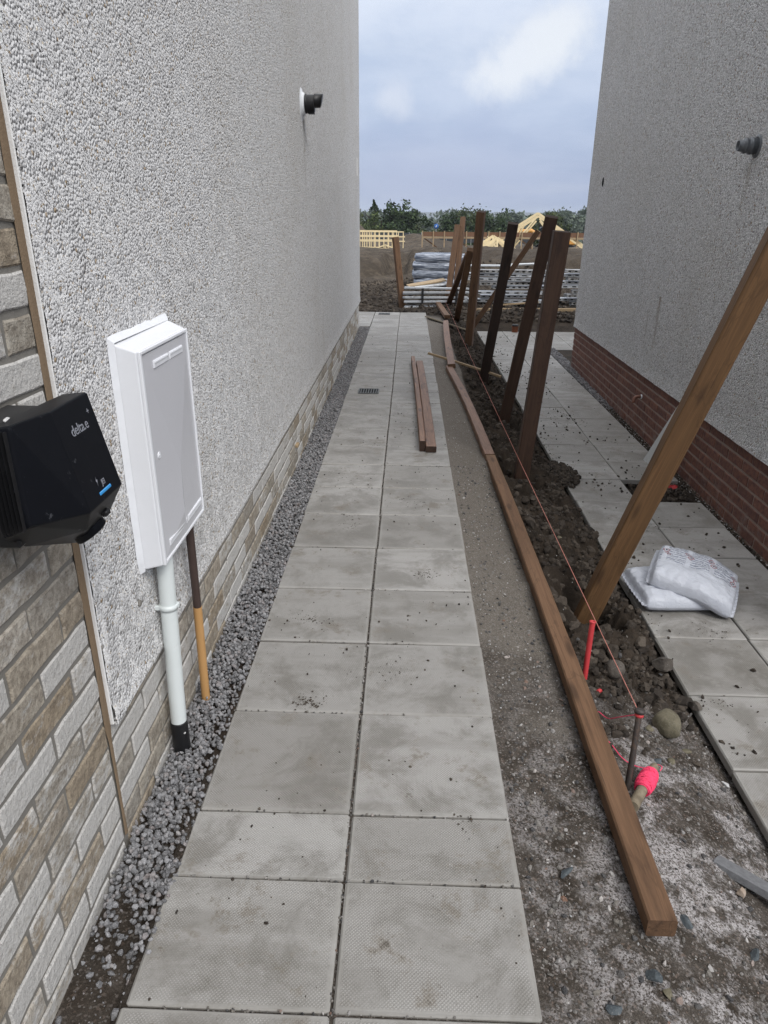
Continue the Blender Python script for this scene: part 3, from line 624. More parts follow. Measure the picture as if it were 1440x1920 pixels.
# dashed stone chips standing proud of the near roughcast
nchip = 230000
cy = JY + .018 + (rng.random(nchip) ** 1.45) * 3.3; cz = RB + .004 + rng.random(nchip) * 2.2
keep = (cz < 1.78 + .26 * cy) & (rng.random(nchip) < np.interp(cy, [1.4, 2.2, 3.4, 4.7], [1, 1, .7, .12]))
cy, cz = cy[keep], cz[keep]
cx = WX + .0136 + .007 * sstep(RB + .09, RB, cz) + .0045 * fbm(cy * 40, cz * 40, 2)
P, F, T = lumps(np.stack([cx - WX, cy - 6.0, cz], 1), rng.uniform(.0021, .0046, len(cy)), 'oct', .3, .6)
ctrx = np.repeat(cx - WX, len(OCT_V)); P[:, 0] = ctrx + (P[:, 0] - ctrx) * .31                  # chips lie flat in the render
tag(link('dash_chips', raw_mesh('dash_chips', P, F, {'tint': T}), M['chip'], lh), kind='stuff')
# a few dings where the dash has been knocked off
g = G()
for (y, z, r) in ((1.70, .60, .011), (1.985, .47, .006), (1.93, .455, .004)):
    V, F = ICO2_V, ICO2_F; g.add([L(WX + .016 + v[0] * .006, y + v[1] * r * random.uniform(.6, 1.1), z + v[2] * r * random.uniform(.8, 1.3)) for v in V], F.tolist())
g.build('knocked_patch', M['mortar'], lh)
# small wooden batten caught in the plinth, far along
G().box(L(WX + .006, 4.62, .15), (.03, .07, .02), None, .003).build('packer', M['wood_pale'], lh)
G().box(L(WX + .016, 10.72, 2.20), (.01, .05, .22), None, .003).build('white_scar', M['bead'], lh)

# ------------------------------------------------------------------ right house (turned a hair; own frame: +y along the wall, face at x = 0)
RA = -0.0129
rh = thing('house', 'grey roughcast house on the right above a low red brick base', 'house', (2.12, 3.5, RZ), RA)
Y0, Y1, RBR = -0.9, 6.12, 0.525
g = G(); ys = np.linspace(Y0, Y1, 120)
for a in range(119):
    y0, y1 = ys[a], ys[a + 1]; X1 = -.012; X2 = -.02
    b0 = RBR + .006 * vnoise(np.array([y0 * 14]), np.array([8.3]))[0]; b1 = RBR + .006 * vnoise(np.array([y1 * 14]), np.array([8.3]))[0]
    g.add([(X2, y0, b0), (X2, y1, b1), (X1, y1, b1 + .09), (X1, y0, b0 + .09), (X1, y1, 5.75), (X1, y0, 5.75), (.03, y0, b0 + .004), (.03, y1, b1 + .004)], [(1, 0, 3, 2), (2, 3, 5, 4), (7, 6, 0, 1)])
for yy, fl in ((Y1, 0), (Y0, 1)):
    g.add([(-.012, yy, RBR), (7, yy, RBR), (7, yy, 5.75), (-.012, yy, 5.75)], [(0, 1, 2, 3)])
g.add([(-.012, Y0, 5.75), (-.012, Y1, 5.75), (7, Y1, 5.75), (7, Y0, 5.75)], [(0, 1, 2, 3)])
g.build('roughcast_wall', M['roughcast_grey'], rh)
G().box((3.01, (Y0 + Y1) / 2, 2.75), (6.0148, Y1 - Y0 - .04, 5.9)).build('mortar_bed', M['mortar_pink'], rh)
RF = [brick_mesh(.2155, 'red_brick_full', .0635, .0012, .03, True) for _ in range(4)]; RH = [brick_mesh(.1025, 'red_brick_half', .0635, .0012, .03, True) for _ in range(2)]
for k in range(-1, 7):
    z = .0765 * k + .03; y = Y1 - .005
    if k % 2: link('brick', RH[k % 2], M['red_brick'], rh, (.0135, y - .051, z)); y -= .1125
    while y > Y0 + .22:
        o = link('brick', random.choice(RF), M['red_brick'], rh, (.0135 + random.uniform(-.001, .001), y - .10775, z)); y -= .2255
for k in range(-1, 7):                                            # first bricks of the near gable, round the corner
    for q in range(5):
        o = link('brick', random.choice(RF), M['red_brick'], rh, (.112 + .2255 * q + (.1125 if k % 2 else 0), Y0 + .0265, .0765 * k + .03)); o.rotation_euler = (0, 0, math.pi / 2)
# rust-coloured runs and scratches on the dash
def rw(x, y, z): # right-wall world position
    v = Matrix.Rotation(RA, 3, 'Z') @ Vector((x, y, z)); return (v[0] + 2.12, v[1] + 3.5, v[2] + RZ)

# ------------------------------------------------------------------ paths of concrete slabs
def slab_mesh(nm):
    g = G(); g.box((0, 0, -.02), (.437, .437, .04), None, .005, 0, .0012); me = bpy.data.meshes.new(nm); me.from_pydata(g.V, [], g.F); me.update(); return me
SL = [slab_mesh('slab') for _ in range(6)]
def empty_struct(name, loc): o = thing(name, None, None, loc); o['kind'] = 'structure'; return o
path = empty_struct('path', (0, 0, 0))
rows = [(-.36, .085), (.09, .54), (.546, .995), (1.001, 1.328), (1.334, 1.552), (1.558, 2.001)] + [(2.0045 + .4445 * i + .004, 2.0045 + .4445 * (i + 1) - .004) for i in range(25)]
def put_slab(parent, x0, x1, y0, y1, z, mat, tilt=.004):
    o = link('slab', random.choice(SL), mat, parent, ((x0 + x1) / 2, (y0 + y1) / 2, z + random.uniform(-.002, .002)))
    o.scale = ((x1 - x0) / .437 * random.choice((1, -1)), (y1 - y0) / .437 * random.choice((1, -1)), 1)
    o.rotation_euler = (random.uniform(-tilt, tilt), random.uniform(-tilt, tilt), random.uniform(-.004, .004)); return o
for i, (a, b) in enumerate(rows):
    xl = -.598 + min(.02, .008 * max(0, i - 2)); j = random.uniform(-.003, .003)
    put_slab(path, xl + j, -.1405 + j, a, b, 0, M['slab']); put_slab(path, -.1335 + j, .320 + j, a, b, 0, M['slab'])
    if a > 11.2:
        put_slab(path, -1.03, -.586, a, b, 0, M['slab']); put_slab(path, -1.48, -1.036, a, b, 0, M['slab'])
npath = empty_struct('pavement', (0, 0, RZ))
y = 0.73; i = 0
while y < 12.3:
    a, b = y + .004, y + .4385; j = random.uniform(-.003, .003)
    put_slab(npath, 1.213 + j, 1.650 + j, a, b, 0, M['slab_smooth'])
    if not 4.80 < (a + b) / 2 < 5.3: put_slab(npath, 1.657 + j, 2.088 + j, a, b, 0, M['slab_smooth'])
    if a > 10.9:
        for q in range(1, 5): put_slab(npath, 1.657 + .44 * q, 2.09 + .44 * q, a, b, 0, M['slab_smooth'])
    y += .4425

# ------------------------------------------------------------------ gravel, clods, grit
def scatter(name, xs, ys, zs, size, mat, base='ico', jit=.25, flat=.65):
    P, F, T = lumps(np.stack([xs, ys, zs], 1), size, base, jit, flat)
    return tag(link(name, raw_mesh(name, P, F, {'tint': T}), mat), kind='stuff')
n = 20000
gy_ = 1.12 + rng.random(n) ** 1.12 * 10.1; gxx = rng.uniform(WX + .004, -.577, n)
den = sstep(1.02, 1.5, gy_ + .25 * fbm(gxx * 9, gy_ * 6, 2) + .5 * (gxx + .745)) * np.where((gy_ < 2.4) & (gxx > -.63) & (fbm(gxx * 3, gy_ * 4, 2) > .08), .35, 1)
k = rng.random(n) < den; gxx, gy_ = gxx[k], gy_[k]
lay = rng.random(len(gxx)); pile = .012 * sstep(-.60, -.70, gxx)
scatter('gravel', gxx, gy_, -.030 + lay * .028 + pile + .012 * (gxx > -.612) + .005 * fbm(gxx * 12, gy_ * 12, 2), rng.uniform(.0052, .0100, len(gxx)), M['gravel'], 'ico', .26, .62)
n = 3000; gy_ = rng.uniform(7.0, 11.0, n); gxx = rng.uniform(2.10, 2.24, n); k = rng.random(n) < sstep(7.0, 8.2, gy_); gy_, gxx = gy_[k], gxx[k]
scatter('gravel', gxx, gy_, RZ - .02 + rng.random(len(gxx)) * .03, rng.uniform(.008, .014, len(gxx)), M['gravel'])
# soil clods in the dug strip
n = 26000; ys_ = 1.9 + rng.random(n) ** 1.3 * 11; xs_ = rng.uniform(.64, 1.21, n)
k = (rng.random(n) < sstep(1.9, 2.6, ys_ + .4 * fbm(xs_ * 5, ys_ * 5, 2)) * (0.15 + .85 * sstep(-.15, .25, fbm(xs_ * 4, ys_ * 4, 3)))); xs_, ys_ = xs_[k], ys_[k]
sz = .0035 + .020 * rng.random(len(xs_)) ** 4.5
zz_ = terrain(xs_, ys_); scatter('soil_clods', xs_, ys_, zz_ + sz * .25, sz, M['clod'], 'ico', .28, .6)
n = 650; ys_ = 2.3 + rng.random(n) ** 1.3 * 10; xs_ = rng.uniform(.68, 1.18, n); sz = rng.uniform(.010, .036, n)
scatter('soil_clods', xs_, ys_, terrain(xs_, ys_) + sz * .1, sz, M['clod'], 'ico2', .26, .55)
# dark wet mud at the far end and against the right-hand wall
n = 15000; ys_ = 13.2 + rng.random(n) ** 1.6 * 8; xs_ = rng.uniform(-2.5, 5.2, n); sz = .008 + .055 * rng.random(n) ** 4
scatter('mud_clods', xs_, ys_, terrain(xs_, ys_) + sz * .25, sz, M['clod'], 'ico', .3, .55)
n = 4200; ys_ = 2.6 + rng.random(n) * 5.6; xs_ = rng.uniform(2.08, 2.19, n); sz = .003 + .012 * rng.random(n) ** 3
scatter('wall_foot_soil', xs_, ys_, terrain(xs_, ys_) + .01, sz, M['clod'])
n = 420; ys_ = 2.8 + rng.random(n) * 5.2; xs_ = rng.uniform(2.085, 2.16, n)
scatter('dash_droppings', xs_, ys_, terrain(xs_, ys_) + .018, rng.uniform(.0025, .0055, n), M['rock_white'], 'oct')
n = 500; ys_ = 4.83 + rng.random(n) * .42; xs_ = rng.uniform(1.66, 2.08, n)
scatter('wall_foot_soil', xs_, ys_, RZ - .045 + rng.random(n) * .015, .004 + .016 * rng.random(n) ** 3, M['clod'])
# loose stones and white chips over the gritty foreground
n = 9000; ys_ = .55 + rng.random(n) ** 1.3 * 4.2; xs_ = rng.uniform(.335, 1.2, n)
k = (xs_ < .60) | (ys_ < 2.3); xs_, ys_ = xs_[k], ys_[k]; sz = .0016 + .0085 * rng.random(len(xs_)) ** 4
scatter('loose_grit', xs_, ys_, terrain(xs_, ys_) + sz * .2, sz, M['pebble'], 'ico', .3, .5)
n = 130; ys_ = .6 + rng.random(n) * 2.2; xs_ = rng.uniform(.34, 1.18, n); sz = .006 + .011 * rng.random(n) ** 2
scatter('loose_rubble', xs_, ys_, terrain(xs_, ys_) - sz * .05, sz, M['pebble'], 'ico', .34, .35)
n = 600; ys_ = .6 + rng.random(n) ** 1.2 * 8; xs_ = np.where(rng.random(n) < .55, rng.uniform(.335, .6, n), rng.uniform(.335, 1.2, n))
scatter('white_chips', xs_, ys_, terrain(xs_, ys_) + .002, rng.uniform(.0018, .0042, n), M['rock_white'], 'oct')
n = 300; ys_ = rng.uniform(.8, 1.75, n); xs_ = rng.uniform(-.74, -.605, n)
scatter('loose_grit', xs_, ys_, terrain(xs_, ys_) + .002, .002 + .013 * rng.random(n) ** 4, M['gravel'], 'ico', .3, .5)
# grit lying along the slab joints, dirt crumbs on the slabs
ex, ey, es = [], [], []
for (a, b) in rows:
    if b > 7: break
    q = rng.random(70); sel = q[fbm(q * 6 + b * 5, np.full(70, b), 2) > -.12]; ex += list(-.59 + sel * .91); ey += list(b + .003 + rng.normal(0, .0022, len(sel))); es += list(.0012 + .0042 * rng.random(len(sel)) ** 2)
q = rng.random(640) ** 1.3; ex += list(-.1365 + rng.normal(0, .0022, 640)); ey += list(.5 + q * 8); es += list(.0013 + .0042 * rng.random(640) ** 2)
ex, ey, es = map(np.array, (ex, ey, es)); scatter('joint_grit', ex, ey, np.full(len(ex), -.0015), es, M['pebble'], 'ico', .3, .6)
n = 3000; ys_ = .6 + rng.random(n) ** 1.35 * 10; xs_ = rng.uniform(-.58, .31, n); k = rng.random(n) < .10 + sstep(-.02, .3, fbm(xs_ * 3, ys_ * 3, 3)); xs_, ys_ = xs_[k], ys_[k]
sz = .0010 + .0058 * rng.random(len(xs_)) ** 5; scatter('dirt_crumbs', xs_, ys_, sz * .4, sz, M['clod'], 'ico', .3, .5)
n = 2600; ys_ = 1.7 + rng.random(n) * 10.5; xs_ = 1.22 + rng.random(n) ** 1.5 * .85
k = rng.random(n) < .10 + sstep(-.06, .3, fbm(xs_ * 2.6, ys_ * 2.6, 3)) + 1.0 * (np.hypot(xs_ - 1.6, (ys_ - 6.9) * .6) < .2) + .6 * (np.hypot(xs_ - 1.25, (ys_ - 5.3) * .7) < .22); xs_, ys_ = xs_[k], ys_[k]
sz = .002 + .012 * rng.random(len(xs_)) ** 3; scatter('dirt_crumbs', xs_, ys_, RZ + sz * .35, sz, M['clod'], 'ico', .3, .5)
# trodden mud smears left on the slabs
mx, my, mz = [], [], []
for (cx_, cy_, sx_, sy_, n, z) in ((-.33, 2.06, .030, .022, 130, 0), (.20, 1.64, .022, .065, 150, 0), (.115, 3.06, .030, .03, 110, 0), (-.30, 3.62, .025, .07, 130, 0), (-.40, 2.62, .05, .03, 60, 0), (.23, 1.80, .05, .03, 40, 0), (-.05, 2.25, .06, .05, 50, 0), (.05, 4.0, .12, .06, 80, 0), (-.35, 4.5, .12, .08, 80, 0),
        (1.55, 4.3, .09, .12, 120, RZ), (1.42, 6.1, .14, .2, 160, RZ), (1.62, 7.0, .10, .16, 180, RZ), (1.35, 7.8, .1, .3, 120, RZ), (1.5, 3.0, .05, .04, 60, RZ), (1.75, 2.5, .03, .03, 50, RZ), (1.5, 2.15, .03, .025, 60, RZ), (1.33, 2.45, .025, .02, 40, RZ)):
    mx += list(rng.normal(cx_, sx_, n)); my += list(rng.normal(cy_, sy_, n)); mz += [z] * n
mx, my, mz = map(np.array, (mx, my, mz)); ms = .0010 + .0046 * rng.random(len(mx)) ** 2.5
P, F, T = lumps(np.stack([mx, my, mz], 1), ms, 'ico', .3, .6); zc = np.repeat(mz, len(ICO_V)); P[:, 2] = zc + (P[:, 2] - zc) * .28 + .0012
tag(link('mud_smears', raw_mesh('mud_smears', P, F, {'tint': .55 + .45 * T}), M['clod']), kind='stuff')
# a tongue of spoil spilling onto the neighbouring path
n = 900; r_ = rng.random(n) ** .6; th = rng.uniform(0, 6.28, n); xs_ = 1.22 + r_ * np.cos(th) * .13; ys_ = 5.25 + r_ * np.sin(th) * .30
sz = .004 + .018 * rng.random(n) ** 3; scatter('soil_clods', xs_, ys_, RZ + .035 * (1 - r_) + sz * .3, sz, M['clod'], 'ico', .3, .6)

# ------------------------------------------------------------------ timber
def beam_geom(Lg, w, d, nseg=10, ch=.004, bow=0.0, jit=.0012, slant=0.0):
    g = G(); prof = [(w / 2 - ch, d / 2), (w / 2, d / 2 - ch), (w / 2, -d / 2 + ch), (w / 2 - ch, -d / 2), (-w / 2 + ch, -d / 2), (-w / 2, -d / 2 + ch), (-w / 2, d / 2 - ch), (-w / 2 + ch, d / 2)]
    V = []
    for i in range(nseg + 1):
        t = i / nseg; b = bow * math.sin(math.pi * t); jx, jy = random.uniform(-jit, jit), random.uniform(-jit, jit)
        for (x, y) in prof: V.append((x + b + jx, y + jy, t * Lg + (slant * x if i == nseg else 0)))
    F = [(i * 8 + k, i * 8 + k1, (i + 1) * 8 + k1, (i + 1) * 8 + k) for i in range(nseg) for k in range(8) for k1 in [(k + 1) % 8]]
    g.add(V, [f[::-1] for f in F]); g.add(V[:8], [tuple(range(8))], 1); g.add(V[-8:], [tuple(range(8))[::-1]], 1)
    return g
def place(o, A, B, hint):
    A, B = Vector(A), Vector(B); zz = (B - A).normalized(); h = Vector(hint); xx = (h - zz * h.dot(zz)).normalized(); yy = zz.cross(xx)
    o.matrix_world = Matrix(((xx[0], yy[0], zz[0], A[0]), (xx[1], yy[1], zz[1], A[1]), (xx[2], yy[2], zz[2], A[2]), (0, 0, 0, 1)))
def beam(name, label, cat, A, B, w, d, mat, hint=(1, 0, 0), group=None, parent=None, end='end', **k):
    g = beam_geom((Vector(B) - Vector(A)).length, w, d, **k); o = g.build(name, [M[mat], M[end]], parent)
    if parent is None: place(o, A, B, hint); tag(o, label, cat, group)
    else:
        A2 = Vector(A) - parent.location; B2 = Vector(B) - parent.location; zz = (B2 - A2).normalized(); h = Vector(hint); xx = (h - zz * h.dot(zz)).normalized(); yy = zz.cross(xx)
        o.matrix_local = Matrix(((xx[0], yy[0], zz[0], A2[0]), (xx[1], yy[1], zz[1], A2[1]), (xx[2], yy[2], zz[2], A2[2]), (0, 0, 0, 1)))
    return o
FP = 'fence posts set loose along the boundary'
beam('fence_post', 'fresh brown fence post in the foreground leaning far to the right, out of view', 'fence post', (.885, 3.035, -.24), (1.462, 2.72, 2.02), .098, .094, 'wood_front', (1, -.20, 0), FP, nseg=14, ch=.006)
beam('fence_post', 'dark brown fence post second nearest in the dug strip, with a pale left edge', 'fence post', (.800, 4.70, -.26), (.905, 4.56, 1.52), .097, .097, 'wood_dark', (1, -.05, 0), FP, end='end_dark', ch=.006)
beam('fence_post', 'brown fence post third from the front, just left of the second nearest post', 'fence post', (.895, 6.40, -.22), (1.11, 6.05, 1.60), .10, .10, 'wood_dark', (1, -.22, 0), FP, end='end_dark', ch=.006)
beam('fence_post', 'almost black fence post with a slanted dark top, leaning right beside a diagonal brace', 'fence post', (.875, 8.14, -.22), (1.045, 7.75, 1.535), .105, .10, 'wood_black', (1, -.12, 0), FP, end='end_dark')
beam('fence_post', 'upright brown fence post with the highest top of the row, behind the black post', 'fence post', (.885, 10.42, -.22), (.925, 10.0, 1.655), .105, .10, 'wood_mid', (1, -.35, 0), FP, end='end_dark')
beam('fence_post', 'shorter left post of the brown pair at the far end of the row', 'fence post', (.775, 14.95, -.2), (.965, 15.35, 1.43), .11, .10, 'wood_mid', (1, -.2, 0), FP)
beam('fence_post', 'taller right post of the brown pair at the far end of the row', 'fence post', (.935, 14.98, -.2), (1.075, 15.45, 1.575), .10, .10, 'wood_mid', (1, -.2, 0), FP)
beam('fence_post', 'lone brown post leaning left beyond the path end, beside the stacked steel tubes', 'fence post', (-.10, 15.0, -.2), (-.275, 15.05, 1.205), .115, .09, 'wood_brown', (1, .5, 0), FP)
beam('brace', 'brown diagonal timber leaning right from the foot of the upright post to the third post', 'brace', (.90, 11.0, -.08), (1.815, 10.8, 1.415), .11, .075, 'wood_mid', (0, -1, .3))
beam('brace', 'pale brown timber leaning against the upright post from the soil on its left', 'brace', (.862, 12.9, -.12), (.915, 11.3, 1.14), .10, .06, 'wood_brown', (1, -.2, 0))
beam('brace', 'darker timber leaning beside the pale one, at the foot of the far pair of posts', 'brace', (.80, 15.0, -.12), (1.03, 13.2, .985), .10, .06, 'wood_mid', (1, -.2, 0))
RL = 'fence rails laid end to end along the boundary'
beam('timber_rail', 'brown timber rail lying on the grit in the foreground, nearest of the line of rails', 'timber rail', (.648, 1.225, .004), (.607, 4.835, .008), .072, .055, 'wood_brown', (1, 0, 0), RL, nseg=24, bow=.010, ch=.005)
beam('timber_rail', 'knotty reddish timber rail continuing from the foreground rail towards the stick', 'timber rail', (.607, 4.86, .006), (.478, 8.06, .012), .072, .055, 'wood_red', (1, 0, 0), RL, nseg=22, bow=.02)
beam('timber_rail', 'reddish blotched timber rail lying under the thin stick, third from the front', 'timber rail', (.505, 8.0, .045), (.612, 11.72, .03), .085, .05, 'wood_red', (1, 0, .1), RL, nseg=20, bow=-.01)
beam('timber_rail', 'short far rail propped on the flat board beyond the path edge', 'timber rail', (.655, 12.1, .06), (.605, 14.9, -.03), .095, .055, 'wood_brown', (1, 0, 0), RL, nseg=12)
TP = 'two timbers side by side on the path'
beam('timber', 'narrow left one of the two reddish timbers on the slabs, standing on its edge', 'timber', (.128, 4.985, .044), (.072, 8.38, .044), .042, .080, 'wood_red', (1, 0, 0), TP, nseg=18, end='end_dark', bow=.006)
beam('timber', 'wider right one of the two reddish timbers on the slabs, lying flat with dark cracks', 'timber', (.191, 4.96, .027), (.148, 8.27, .027), .076, .046, 'wood_red', (1, 0, 0), TP, nseg=18, end='end_dark', bow=.006)
beam('stick', 'thin pale stick lying across the timber rail towards the black post', 'stick', (.255, 8.55, .085), (1.06, 7.96, -.06), .026, .022, 'wood_pale', (0, 0, 1), None, nseg=8, bow=.006)
beam('board', 'greyish flat board lying across the gap under the far timber rail', 'board', (.33, 12.40, .012), (.96, 11.30, -.045), .022, .10, 'wood_grey', (.3, .2, 1), None, nseg=6)

# ------------------------------------------------------------------ string line, pins, stakes
def single(g, name, mat, label, cat, loc, **k): return tag(g.build(name, mat, None, loc, **{a: b for a, b in k.items() if a == 'bevel'}), label, cat, k.get('group'))
pin = thing('steel_pin', 'rusty steel pin with a mushroomed head and red string, standing behind the foreground rail', 'steel pin', (.726, 1.766, -.09))
G().tube([(0, 0, -.06), (.012, .03, .10), (.030, .082, .246)], [.0095, .0095, .0098], 12).build('shaft', M['steel'], pin)
G().lathe((.030, .082, .244), (.1, .28, .95), [(0, .010), (.002, .0165), (.009, .0175), (.015, .0155), (.017, .006), (.0172, .0)], 14).build('head', M['steel'], pin)
G().lathe((.0297, .081, .239), (.1, .28, .95), [(-.006, .0105), (-.004, .0135), (0, .0145), (.004, .0135), (.006, .0105)], 14).build('string_ring', M['red_paint'], pin)
tx, ty, tzz = .756, 1.848, .156
A = Vector((tx, ty, tzz)); B = Vector((.745, 14.9, .03)); pts = [A.lerp(B, i / 30) - Vector((0, 0, .02 * math.sin(math.pi * i / 30))) for i in range(31)]
single(G().tube(pts, .0016, 5), 'string_line', M['string'], 'taut pink builder\'s string running from the steel pin to the far pair of posts', 'string', A)
lp = [(tx, ty, tzz - .003), (.738, 1.95, .06), (.735, 2.06, -.035), (.722, 2.13, -.062), (.712, 2.08, -.066), (.715, 2.0, -.066), (.732, 1.955, -.07), (.75, 1.913, -.078), (.785, 1.89, -.09), (.835, 1.875, -.088), (.86, 1.885, -.08), (.868, 1.866, -.072), (.855, 1.845, -.07)]
def smooth(p, k=6):
    p = [Vector(q) for q in p]; o = []
    for i in range(len(p) - 1):
        a, b, c, d = p[max(i - 1, 0)], p[i], p[i + 1], p[min(i + 2, len(p) - 1)]
        for j in range(k):
            t = j / k; o.append(.5 * ((2 * b) + (c - a) * t + (2 * a - 5 * b + 4 * c - d) * t * t + (3 * b - a - 3 * c + d) * t ** 3))
    return o + [p[-1]]
single(G().tube(smooth(lp), .0016, 5), 'loose_string', M['pink'], 'slack loop of pink string lying on the grit between the pin and the wound handle', 'string', lp[0])
# wooden handle with the rest of the string wound round it
A = Vector((.715, 1.672, -.055)); B = Vector((.853, 1.885, -.085)); ax = (B - A).normalized()
hd = thing('string_winder', 'wooden handle wound with bright pink string, lying against the foreground rail', 'string winder', A)
G().tube([A - A, (B - A) * .5, (B - A) * .96, B - A], [.0175, .0165, .015, .011], 14).build('handle', M['wood_grey'], hd)
ctr = (B - A) * .60; a_ = ax.orthogonal().normalized(); b_ = ax.cross(a_)
def wr(h): return .0175 + .0105 * math.sqrt(max(0, 1 - (h / .056) ** 2))
g = G().lathe(ctr, ax, [(h, wr(h) - .001) for h in np.linspace(-.055, .055, 15)], 20)
for s in range(7):
    pp = []
    for i in range(150):
        t = i / 149; h = .052 * math.sin(t * math.pi * (5 + s * .7) + s * 1.3); th = t * 2 * math.pi * (11 + s) + s
        pp.append(ctr + ax * h + (a_ * math.cos(th) + b_ * math.sin(th)) * (wr(h) + .0006 + .0003 * s))
    g.tube(pp, .0013, 4, 0, False)
g.build('string_winding', M['pink'], hd)
g = G().tube([(0, 0, -.09), (.004, .012, .09), (.010, .028, .245)], .0105, 14); g.lathe((.010, .028, .243), (.04, .1, .99), [(0, .0105), (.0015, .0125), (.006, .0125), (.0065, .0085), (.002, .008), (.002, 0)], 14)
tag(g.build('marker_stake', M['red_paint'], None), 'bright red tube stake standing in the grit right of the rail', 'marker stake').location = (.722, 2.345, -.078)
g = G().lathe((0, 0, 0), (.4, -.5, .8), [(0, .011), (.012, .010), (.014, .006), (.014, 0)], 12)
tag(g.build('bottle_top', M['red_paint'], None), 'small red plastic top lying on the grit near the red stake', 'bottle top').location = (.764, 2.282, -.088)

# ------------------------------------------------------------------ single stones and bits that one can point to
def rock(name, label, cat, x, y, sz, mat, seed, rot=0.0, ang=.22, sink=.3, zoff=None):
    V = ICO3_V.copy(); r_ = np.random.default_rng(seed)
    for q in range(11 if ang > .2 else 7):
        nrm = r_.normal(size=3); nrm /= np.linalg.norm(nrm); d = V @ nrm; c_ = r_.uniform(.34, .72) if ang > .2 else r_.uniform(.55, .85); V -= np.outer(np.clip(d - c_, 0, None), nrm) * (.97 if ang > .2 else .55)
    V *= (1 + .05 * r_.normal(size=(len(V), 1)) * ang)
    V = V * np.array(sz) / 2; me = raw_mesh(name, V, ICO3_F, None, ang <= .2); o = link(name, me, mat)
    o.location = (x, y, (tz(x, y) if zoff is None else zoff) + sz[2] * (.5 - sink)); o.rotation_euler = (random.uniform(-.2, .2), random.uniform(-.2, .2), rot)
    return tag(o, label, cat)
rock('boulder', 'large rounded olive-brown stone on the spoil right of the steel pin', 'stone', 1.005, 2.19, (.105, .125, .115), M['rock_olive'], 3, .4, .15, .15)
rock('boulder', 'rounded dark stone half buried in soil beside the red stake', 'stone', .852, 2.40, (.085, .075, .08), M['rock_dark'], 4, 0, .15, .2)
rock('stone', 'long flat grey stone lying just in front of the foot of the red stake', 'stone', .742, 2.30, (.085, .034, .022), M['rock_dark'], 5, -.5)
rock('stone', 'dark slate-blue stone touching the end of the foreground rail', 'stone', .752, 1.318, (.035, .060, .03), M['rock_slate'], 6, .5)
rock('stone', 'angular slate stone lying below the end of the foreground rail', 'stone', .597, 1.128, (.052, .038, .03), M['rock_slate'], 7, -.5)
rock('stone', 'flat slate stone at the very bottom of the picture', 'stone', .486, 1.045, (.045, .040, .02), M['rock_slate'], 8, .3)
rock('stone', 'small tan pebble between two slate stones at the bottom', 'stone', .628, 1.10, (.026, .036, .022), M['rock_olive'], 9, .3)
rock('stone', 'bright white stone near the edge of the right-hand path', 'stone', 1.165, 2.0, (.034, .024, .022), M['rock_white'], 10, -.6)
rock('stone', 'black slate pebble below the steel pin', 'stone', .898, 1.975, (.045, .034, .024), M['rock_slate'], 11, .2)
rock('stone', 'small olive pebble right beside the black slate pebble', 'stone', .958, 2.0, (.03, .034, .022), M['rock_olive'], 12, .2, .15)
rock('stone', 'flat oval olive pebble below the large rounded stone', 'stone', 1.05, 2.10, (.045, .024, .016), M['rock_olive'], 13, -.3, .15)
rock('stone', 'pale tan stone next to the shaft of the steel pin', 'stone', .932, 2.165, (.042, .034, .03), M['rock_olive'], 14, .5)
rock('soil_lump', 'large dark lump of soil overhanging the edge of the right-hand path', 'soil lump', 1.165, 2.68, (.12, .10, .075), M['rock_dark'], 15, .3, .30, .0, -.25)
rock('soil_lump', 'lumpy brown clod at the path edge behind the large rounded stone', 'soil lump', 1.205, 2.42, (.07, .075, .06), M['rock_dark'], 16, .3, .30, .1, -.26)
rock('stone', 'knobbly olive stone in the spoil left of the string', 'stone', .93, 2.42, (.05, .045, .04), M['rock_olive'], 17, .9)
rock('stone', 'flat mossy grey stone in the middle of the dug soil', 'stone', .90, 3.75, (.06, .045, .03), M['rock_olive'], 18, .9)
rock('stone', 'tan stone resting against the grey granite offcut', 'stone', .972, 1.468, (.036, .042, .034), M['rock_tan'], 19, .4, .24, .1)
rock('stone', 'slate stone lying halfway between the path and the end of the rail', 'stone', .452, 1.395, (.055, .040, .016), M['rock_slate'], 20, .6)
rock('stone', 'dark grey stone near the lower right corner of the picture', 'stone', .925, 1.275, (.045, .04, .03), M['rock_slate'], 21, .6)
g = G().box((0, 0, 0), (.052, .34, .026), None, .003, 0, .001); o = single(g, 'granite_offcut', M['granite'], 'grey granite offcut strip lying on the ground at the right edge', 'stone offcut', (0, 0, 0)); o.location = (1.075, 1.475, -.172); o.rotation_euler = (0, math.radians(18), math.radians(48))
g = G(); g.add([(-.06, -.03, .0), (.05, -.04, .005), (.07, .03, .02), (-.04, .035, .012), (-.05, -.02, .045), (.03, -.01, .05)], [(0, 1, 5, 4), (1, 2, 5), (2, 3, 4, 5), (3, 0, 4), (3, 2, 1, 0)])
o = single(g, 'plastic_scrap', M['red_paint'], 'crumpled red plastic scrap in the gap where a slab is missing', 'plastic scrap', (0, 0, 0)); o.location = (2.02, 5.10, RZ - .04); o.scale = (.75, .6, .6)
o = single(G().box((0, 0, .31), (.05, .14, .70), None, .006, 0, .001), 'concrete_edging', M['flue_white2'], 'pale grey concrete edging propped against the red brick base behind the front post', 'edging', (0, 0, 0)); o.location = (2.0, 5.60, RZ - .02); o.rotation_euler = (math.radians(30), math.radians(9), 0)

